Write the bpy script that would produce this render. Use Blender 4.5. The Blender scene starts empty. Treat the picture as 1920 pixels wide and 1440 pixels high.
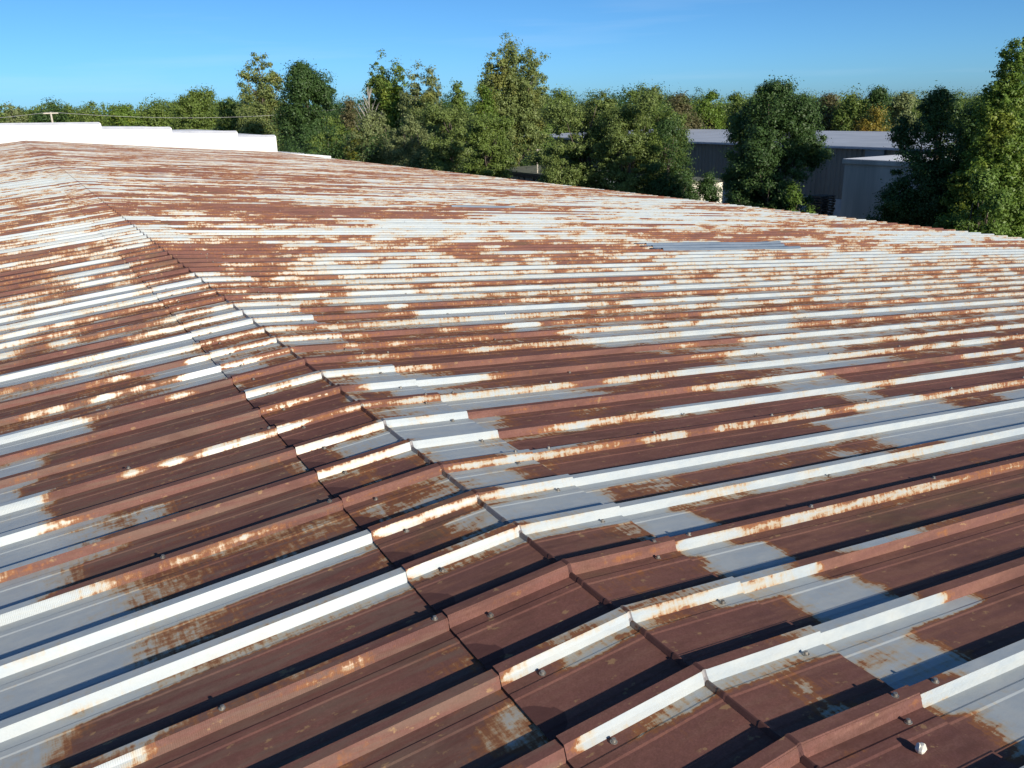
import bpy, math, random
import numpy as np
from mathutils import Matrix, Vector
S = bpy.context.scene
C = S.collection

# ------------------------------------------------------------------ camera, sky, sun, exposure
F_PX, YAW, PITCH, ROLL = 1594.08, .5143, .3142, -.025
CX, CZ = -1.2875, 1.3563
cy, sy, cp, sp = math.cos(YAW), math.sin(YAW), math.cos(PITCH), math.sin(PITCH)
fw = Vector((sy*cp, cy*cp, -sp)); r0 = Vector((cy, -sy, 0)); u0 = r0.cross(fw)
cr, sr = math.cos(ROLL), math.sin(ROLL)
rt = r0*cr + u0*sr; up = -r0*sr + u0*cr
cam = bpy.data.cameras.new('camera'); co = bpy.data.objects.new('camera', cam); C.objects.link(co)
co.matrix_world = Matrix(((rt.x, up.x, -fw.x, CX), (rt.y, up.y, -fw.y, 0), (rt.z, up.z, -fw.z, CZ), (0, 0, 0, 1)))
cam.sensor_width = 36; cam.lens = F_PX/1920*36; cam.clip_start = .05; cam.clip_end = 6000
S.camera = co

SUN_EL, SUN_DIR = math.radians(21), (.12, -1)
w = bpy.data.worlds.new('World'); S.world = w; w.use_nodes = True
nt = w.node_tree; bg = nt.nodes['Background']
sky = nt.nodes.new('ShaderNodeTexSky'); sky.sky_type = 'NISHITA'; sky.sun_disc = False
sky.sun_elevation = SUN_EL; sky.sun_rotation = math.atan2(SUN_DIR[0], SUN_DIR[1])
sky.altitude = 0; sky.air_density = .55; sky.dust_density = .5; sky.ozone_density = 8
tint = nt.nodes.new('ShaderNodeMix'); tint.data_type = 'RGBA'; tint.blend_type = 'MULTIPLY'; tint.inputs[0].default_value = 1
tint.inputs[7].default_value = (.98, 1.13, 1.0, 1); nt.links.new(sky.outputs[0], tint.inputs[6])
# a trace of thin cirrus
tc = nt.nodes.new('ShaderNodeTexCoord'); mp = nt.nodes.new('ShaderNodeMapping'); mp.inputs[2].default_value = (0, .12, .4); mp.inputs[3].default_value = (1.2, 1.2, 16)
cn = nt.nodes.new('ShaderNodeTexNoise'); cn.inputs['Scale'].default_value = 1.7; cn.inputs['Detail'].default_value = 5
cm = nt.nodes.new('ShaderNodeMapRange'); cm.inputs[1].default_value = .56; cm.inputs[2].default_value = .80; cm.inputs[4].default_value = .17
nt.links.new(tc.outputs['Generated'], mp.inputs[0]); nt.links.new(mp.outputs[0], cn.inputs['Vector']); nt.links.new(cn.outputs[0], cm.inputs[0])
cx = nt.nodes.new('ShaderNodeMix'); cx.data_type = 'RGBA'; cx.inputs[7].default_value = (6.5, 7.2, 8, 1)
nt.links.new(cm.outputs[0], cx.inputs[0]); nt.links.new(tint.outputs[2], cx.inputs[6])
nt.links.new(cx.outputs[2], bg.inputs[0]); bg.inputs[1].default_value = .108
sun = bpy.data.lights.new('sun', 'SUN'); sun.energy = 5; sun.angle = math.radians(.5); sun.color = (1, .905, .765)
so = bpy.data.objects.new('sun', sun); C.objects.link(so)
n = math.hypot(*SUN_DIR)
sv = Vector((SUN_DIR[0]/n*math.cos(SUN_EL), SUN_DIR[1]/n*math.cos(SUN_EL), math.sin(SUN_EL)))
so.rotation_euler = sv.to_track_quat('Z', 'Y').to_euler()
S.view_settings.view_transform = 'Standard'; S.view_settings.look = 'None'
S.view_settings.exposure = .33; S.view_settings.gamma = 1
S.render.engine = 'CYCLES'

# ------------------------------------------------------------------ helpers
def at(px, depth, z=None, py=None):
    """world point straight ahead-depth metres from the camera in the direction of a photo pixel"""
    p = Vector((CX, 0, CZ)) + depth*(fw*1.0 + rt*((px-960)/F_PX) + up*((720-(py if py is not None else 200))/F_PX))
    return p
def tag(o, label=None, cat=None, group=None, kind=None):
    if label: o['label'] = label
    if cat: o['category'] = cat
    if group: o['group'] = group
    if kind: o['kind'] = kind
    return o
def empty(name, loc, rz=0):
    o = bpy.data.objects.new(name, None); C.objects.link(o); o.location = loc; o.rotation_euler.z = rz
    o.empty_display_size = .2
    return o
def link(name, me, parent=None, mat=None):
    o = bpy.data.objects.new(name, me); C.objects.link(o)
    if parent: o.parent = parent
    if mat:
        me.materials.append(mat)
    return o
def np_mesh(name, V, Q):
    """mesh from numpy verts (n,3) and quads (m,4)"""
    me = bpy.data.meshes.new(name)
    me.vertices.add(len(V)); me.vertices.foreach_set('co', np.ascontiguousarray(V, dtype=np.float32).ravel())
    me.loops.add(Q.size); me.loops.foreach_set('vertex_index', np.ascontiguousarray(Q, dtype=np.int32).ravel())
    me.polygons.add(len(Q)); me.polygons.foreach_set('loop_start', np.arange(0, Q.size, 4, dtype=np.int32))
    me.update(calc_edges=True)
    return me
class MB:
    def __init__(s): s.v = []; s.f = []
    def quad(s, a, b, c, d):
        n = len(s.v); s.v += [tuple(a), tuple(b), tuple(c), tuple(d)]; s.f.append((n, n+1, n+2, n+3)); return s
    def box(s, x0, x1, y0, y1, z0, z1):
        n = len(s.v)
        s.v += [(x, y, z) for z in (z0, z1) for y in (y0, y1) for x in (x0, x1)]
        s.f += [tuple(n+i for i in q) for q in ((0,2,3,1),(4,5,7,6),(0,1,5,4),(2,6,7,3),(0,4,6,2),(1,3,7,5))]
        return s
    def tube(s, pts, rad, seg=8):
        pts = [Vector(p) for p in pts]
        if not isinstance(rad, (list, tuple)): rad = [rad]*len(pts)
        rings = []
        for i, p in enumerate(pts):
            d = (pts[min(i+1, len(pts)-1)] - pts[max(i-1, 0)]).normalized()
            a = d.orthogonal().normalized() if i == 0 else (pa - d*pa.dot(d)).normalized()
            pa = a; b = d.cross(a)
            n = len(s.v); rings.append(n)
            s.v += [tuple(p + (a*math.cos(2*math.pi*k/seg) + b*math.sin(2*math.pi*k/seg))*rad[i]) for k in range(seg)]
        for i in range(len(pts)-1):
            for k in range(seg):
                k2 = (k+1) % seg
                s.f.append((rings[i]+k, rings[i]+k2, rings[i+1]+k2, rings[i+1]+k))
        s.f.append(tuple(rings[0]+k for k in range(seg))[::-1]); s.f.append(tuple(rings[-1]+k for k in range(seg)))
        return s
    def lathe(s, prof, c=(0, 0, 0), seg=12):
        n0 = len(s.v)
        for r, z in prof:
            s.v += [(c[0]+r*math.cos(2*math.pi*k/seg), c[1]+r*math.sin(2*math.pi*k/seg), c[2]+z) for k in range(seg)]
        for i in range(len(prof)-1):
            for k in range(seg):
                k2 = (k+1) % seg
                s.f.append((n0+i*seg+k, n0+i*seg+k2, n0+(i+1)*seg+k2, n0+(i+1)*seg+k))
        s.f.append(tuple(n0+(len(prof)-1)*seg+k for k in range(seg)))
        s.f.append(tuple(n0+k for k in range(seg))[::-1])
        return s
    def build(s, name, mat, parent=None, smooth=False):
        me = bpy.data.meshes.new(name); me.from_pydata(s.v, [], s.f); me.materials.append(mat); me.update()
        if smooth: me.polygons.foreach_set('use_smooth', [True]*len(me.polygons))
        return link(name, me, parent)

# ------------------------------------------------------------------ materials
def newmat(name):
    m = bpy.data.materials.new(name); m.use_nodes = True; nt = m.node_tree
    b = nt.nodes['Principled BSDF']
    return m, nt, b
def N(nt, typ, **kw):
    n = nt.nodes.new(typ)
    for k, v in kw.items():
        if k.startswith('i_'): n.inputs[int(k[2:]) if k[2:].isdigit() else k[2:]].default_value = v
        else: setattr(n, k, v)
    return n
def math_(nt, op, a, b=None, c=None, clamp=False):
    n = nt.nodes.new('ShaderNodeMath'); n.operation = op; n.use_clamp = clamp
    for i, x in enumerate((a, b, c)):
        if x is None: continue
        if isinstance(x, (int, float)): n.inputs[i].default_value = x
        else: nt.links.new(x, n.inputs[i])
    return n.outputs[0]
def sstep(nt, x, a, b):
    n = nt.nodes.new('ShaderNodeMapRange'); n.interpolation_type = 'SMOOTHSTEP'
    nt.links.new(x, n.inputs[0]); n.inputs[1].default_value = a; n.inputs[2].default_value = b
    return n.outputs[0]
def mixc(nt, f, a, b):
    n = nt.nodes.new('ShaderNodeMix'); n.data_type = 'RGBA'
    for s, x in ((n.inputs[0], f), (n.inputs[6], a), (n.inputs[7], b)):
        if isinstance(x, (int, float)): s.default_value = x
        elif isinstance(x, tuple): s.default_value = (*x, 1)
        else: nt.links.new(x, s)
    return n.outputs[2]
def mixf(nt, f, a, b):
    n = nt.nodes.new('ShaderNodeMix'); n.data_type = 'FLOAT'
    for s, x in ((n.inputs[0], f), (n.inputs[2], a), (n.inputs[3], b)):
        if isinstance(x, (int, float)): s.default_value = x
        else: nt.links.new(x, s)
    return n.outputs[0]
def noise(nt, vec, scale, detail=4, rough=.55, xyz=None, loc=(0, 0, 0)):
    mp = N(nt, 'ShaderNodeMapping'); nt.links.new(vec, mp.inputs[0])
    mp.inputs[3].default_value = xyz or (1, 1, 1); mp.inputs[1].default_value = loc
    n = N(nt, 'ShaderNodeTexNoise'); nt.links.new(mp.outputs[0], n.inputs['Vector'])
    n.inputs['Scale'].default_value = scale; n.inputs['Detail'].default_value = detail; n.inputs['Roughness'].default_value = rough
    return n.outputs[0]

def rusty_metal(name, cap=False):
    m, nt, b = newmat(name)
    pos = N(nt, 'ShaderNodeNewGeometry').outputs['Position']
    at_ = N(nt, 'ShaderNodeAttribute', attribute_name='rust').outputs['Fac']
    n1 = noise(nt, pos, 9, 8, .7, (.42, 1, 1))
    n2 = noise(nt, pos, 1, 5, .6, (70, 9, 9), (3, 0, 7))           # fine drips running across the ribs
    n3 = noise(nt, pos, 1, 6, .6, (2.6, 34, 34), (9, 1, 2))        # streaks washed down the slope
    nb = noise(nt, pos, 45, 5, .7)
    t = math_(nt, 'ADD', math_(nt, 'MULTIPLY', math_(nt, 'SUBTRACT', n1, .5), 1.35), math_(nt, 'MULTIPLY', math_(nt, 'SUBTRACT', n2, .5), .60))
    t = math_(nt, 'ADD', t, math_(nt, 'MULTIPLY', math_(nt, 'SUBTRACT', n3, .5), .55))
    t = math_(nt, 'ADD', t, math_(nt, 'MULTIPLY', math_(nt, 'SUBTRACT', nb, .5), .38))
    mm = math_(nt, 'ADD', at_, t)
    sx_ = N(nt, 'ShaderNodeSeparateXYZ'); nt.links.new(pos, sx_.inputs[0])
    wd = mixf(nt, math_(nt, 'LESS_THAN', sx_.outputs[0], -.43), .05, .17)
    rust = math_(nt, 'ADD', math_(nt, 'DIVIDE', math_(nt, 'SUBTRACT', mm, .5), wd), .5, clamp=True)
    fringe = sstep(nt, mm, .12, .52)
    # colours
    big = noise(nt, pos, 1.7, 5, .6, (1, 2, 2), (5, 5, 5))
    fine = noise(nt, pos, 170, 3, .7)
    deep = mixc(nt, sstep(nt, big, .35, .65), (.235, .104, .085), (.155, .073, .065))
    deep = mixc(nt, sstep(nt, n3, .42, .7), deep, (.225, .115, .094))
    olive = sstep(nt, noise(nt, pos, 1.3, 4, .6, (1, 2.2, 2.2), (2, 8, 1)), .58, .72)
    deep = mixc(nt, math_(nt, 'MULTIPLY', olive, .75), deep, (.13, .11, .06))
    deep = mixc(nt, sstep(nt, fine, .25, .8), mixc(nt, .45, deep, (.07, .03, .022)), deep)
    deep = mixc(nt, math_(nt, 'MULTIPLY', sstep(nt, nb, .40, .66), .35), deep, (.115, .052, .036))
    orand = N(nt, 'ShaderNodeObjectInfo').outputs['Random']
    deep = mixc(nt, math_(nt, 'MULTIPLY', orand, .45), deep, mixc(nt, sstep(nt, n3, .35, .65), (.13, .072, .062), (.20, .10, .066)))
    lft = math_(nt, 'MULTIPLY', math_(nt, 'LESS_THAN', sx_.outputs[0], -.43), sstep(nt, n3, .40, .62))
    deep = mixc(nt, math_(nt, 'MULTIPLY', lft, .45), deep, (.135, .105, .085))
    fresh = mixc(nt, nb, (.27, .115, .05), (.20, .085, .04))
    rustc = mixc(nt, sstep(nt, mm, .52, .78), fresh, deep)
    zs = sstep(nt, noise(nt, pos, 6, 6, .7, (1, 3, 3), (1, 2, 9)), .3, .7)
    zinc = mixc(nt, zs, (.31, .355, .385), (.385, .415, .415))
    zinc = mixc(nt, math_(nt, 'MULTIPLY', sstep(nt, nb, .5, .75), .25), zinc, (.33, .335, .30))
    stained = mixc(nt, n2, (.40, .285, .15), (.375, .335, .235))
    zc = mixc(nt, math_(nt, 'MULTIPLY', fringe, .85), zinc, stained)
    speck = sstep(nt, noise(nt, pos, 19, 4, .6, (1, 1.6, 1.6), (7, 7, 7)), .63, .69)
    rustc = mixc(nt, math_(nt, 'MULTIPLY', speck, .6), rustc, (.34, .22, .11))
    blot = sstep(nt, noise(nt, pos, 3.5, 5, .65, (1, 3, 3), (1, 6, 2)), .50, .68)
    rustc = mixc(nt, math_(nt, 'MULTIPLY', blot, .45), rustc, (.085, .042, .034))
    zc = mixc(nt, math_(nt, 'MULTIPLY', sstep(nt, mm, .35, .50), .75), zc, mixc(nt, nb, (.38, .25, .13), (.29, .15, .07)))
    col = mixc(nt, rust, zc, rustc)
    if cap:   # dark half-ellipse at every pan's left lip; shade painted along crease and edge
        sx = N(nt, 'ShaderNodeAttribute', attribute_name='patch_and_shade').outputs['Fac']
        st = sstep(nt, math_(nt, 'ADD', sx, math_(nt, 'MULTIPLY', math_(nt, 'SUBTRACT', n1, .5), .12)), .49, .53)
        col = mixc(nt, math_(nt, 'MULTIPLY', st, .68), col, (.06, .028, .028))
    nt.links.new(col, b.inputs['Base Color'])
    nt.links.new(mixf(nt, rust, .22, 0), b.inputs['Coat Weight']); b.inputs['Coat Roughness'].default_value = .3; b.inputs['Coat IOR'].default_value = 1.6
    nt.links.new(mixf(nt, rust, mixf(nt, fringe, .06, .02), 0.0), b.inputs['Metallic'])
    nt.links.new(mixf(nt, rust, math_(nt, 'MULTIPLY_ADD', zs, .10, .52), .78), b.inputs['Roughness'])
    nt.links.new(mixf(nt, rust, .4, .12), b.inputs['Specular IOR Level'])
    # bumps: flaking step at the rust edge, grain, serrated cut edge on the lap ribs
    lap = N(nt, 'ShaderNodeAttribute', attribute_name='lap').outputs['Fac']
    sp_ = N(nt, 'ShaderNodeSeparateXYZ'); nt.links.new(pos, sp_.inputs[0])
    wv = math_(nt, 'SINE', math_(nt, 'MULTIPLY', sp_.outputs[0], 2*math.pi/.0052))
    h = math_(nt, 'ADD', math_(nt, 'MULTIPLY', rust, .35), math_(nt, 'MULTIPLY', fine, .5))
    h = math_(nt, 'ADD', h, math_(nt, 'MULTIPLY', math_(nt, 'MULTIPLY', wv, lap), .8))
    bp = N(nt, 'ShaderNodeBump'); bp.inputs['Strength'].default_value = .5; bp.inputs['Distance'].default_value = .0012
    nt.links.new(h, bp.inputs['Height'])
    wob = noise(nt, pos, 1, 3, .5, (9, 5, 5), (4, 4, 4))
    bp2 = N(nt, 'ShaderNodeBump'); bp2.inputs['Strength'].default_value = .35; bp2.inputs['Distance'].default_value = .012
    nt.links.new(wob, bp2.inputs['Height']); nt.links.new(bp2.outputs[0], bp.inputs['Normal'])
    nt.links.new(bp.outputs[0], b.inputs['Normal'])
    return m
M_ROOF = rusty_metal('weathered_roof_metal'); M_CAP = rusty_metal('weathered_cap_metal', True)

def plain(name, c1, c2, scale=3, rough=.8, metal=0, xyz=None, bump=0):
    m, nt, b = newmat(name)
    pos = N(nt, 'ShaderNodeNewGeometry').outputs['Position']
    f = noise(nt, pos, scale, 6, .6, xyz)
    nt.links.new(mixc(nt, sstep(nt, f, .3, .7), c1, c2), b.inputs['Base Color'])
    b.inputs['Roughness'].default_value = rough; b.inputs['Metallic'].default_value = metal
    if bump:
        bp = N(nt, 'ShaderNodeBump'); bp.inputs['Distance'].default_value = bump
        nt.links.new(f, bp.inputs['Height']); nt.links.new(bp.outputs[0], b.inputs['Normal'])
    return m
M_STEEL = plain('dull_screw_steel', (.18, .16, .14), (.40, .38, .34), 60, .45, .6)
M_WHITE = plain('white_painted_wall', (.80, .80, .80), (.84, .84, .84), .6, .7)
M_COPING = plain('lavender_grey_coping', (.34, .36, .42), (.42, .44, .50), 1.5, .6)
M_SHEET = plain('new_blue_grey_sheet', (.12, .16, .21), (.17, .21, .26), 2, .4, .3)
M_CONC = plain('streaked_concrete', (.42, .40, .36), (.66, .63, .57), .9, .9, 0, (1, 1.4, .12))
M_DARKWALL = plain('dark_corrugated_wall', (.165, .155, .135), (.22, .21, .185), .5, .6, .2, (1, 1, .3))
M_GREYROOF = plain('grey_metal_roof', (.46, .47, .48), (.56, .57, .58), .4, .5, .3)
M_PALEROOF = plain('white_membrane_roof', (.72, .72, .74), (.8, .8, .8), .5, .6)
M_PLINTH = plain('pale_concrete_plinth', (.38, .40, .42), (.5, .52, .54), 1, .9)
M_MOSS = plain('mossy_roof_felt', (.07, .075, .06), (.15, .16, .10), 1.2, .95)
M_TIMBER = plain('dark_pallet_timber', (.05, .045, .04), (.11, .09, .07), 5, .9)
M_CREAM = plain('cream_board_siding', (.62, .58, .48), (.72, .68, .56), 2, .8, 0, (1, 1, 8))
M_BARK = plain('tree_bark', (.07, .055, .04), (.15, .125, .10), 4, .95, 0, (3, 3, .6))
M_PALEBARK = plain('pale_dead_wood', (.28, .26, .23), (.4, .37, .33), 4, .95, 0, (3, 3, .6))
M_STONE = plain('pale_stone', (.55, .53, .46), (.72, .70, .62), 50, .9, 0, None, .002)
M_POLE = plain('weathered_pole_wood', (.42, .38, .32), (.55, .50, .42), 4, .9)
M_WIRE = plain('grey_wire', (.25, .25, .25), (.32, .32, .32), 4, .5)
M_WALL = plain('old_cladding', (.22, .20, .18), (.34, .30, .26), 1, .8, .1, (1, 1, .2))
M_GLOBE = plain('white_lamp_globe', (.8, .8, .78), (.85, .85, .83), 1, .3)
M_GROUND = plain('scrubby_ground', (.07, .085, .035), (.15, .13, .08), .35, 1)
M_YARD = plain('yard_asphalt', (.05, .05, .05), (.09, .09, .085), .8, .95)
def graffiti():
    m, nt, b = newmat('scrawled_pale_wall')
    pos = N(nt, 'ShaderNodeNewGeometry').outputs['Position']
    a = noise(nt, pos, 1.6, 3, .5, (1, 1, 1.6)); c = noise(nt, pos, 4.0, 2, .5, (1, 1.5, .5), (3, 1, 1))
    base = mixc(nt, noise(nt, pos, 3, 5, .6), (.26, .32, .38), (.42, .48, .52))
    f = math_(nt, 'MAXIMUM', sstep(nt, a, .53, .57), math_(nt, 'MULTIPLY', sstep(nt, math_(nt, 'ABSOLUTE', math_(nt, 'SUBTRACT', c, .5)), .035, .015), .8))
    nt.links.new(mixc(nt, f, base, (.03, .04, .07)), b.inputs['Base Color']); b.inputs['Roughness'].default_value = .8
    return m
M_GRAF = graffiti()
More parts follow.
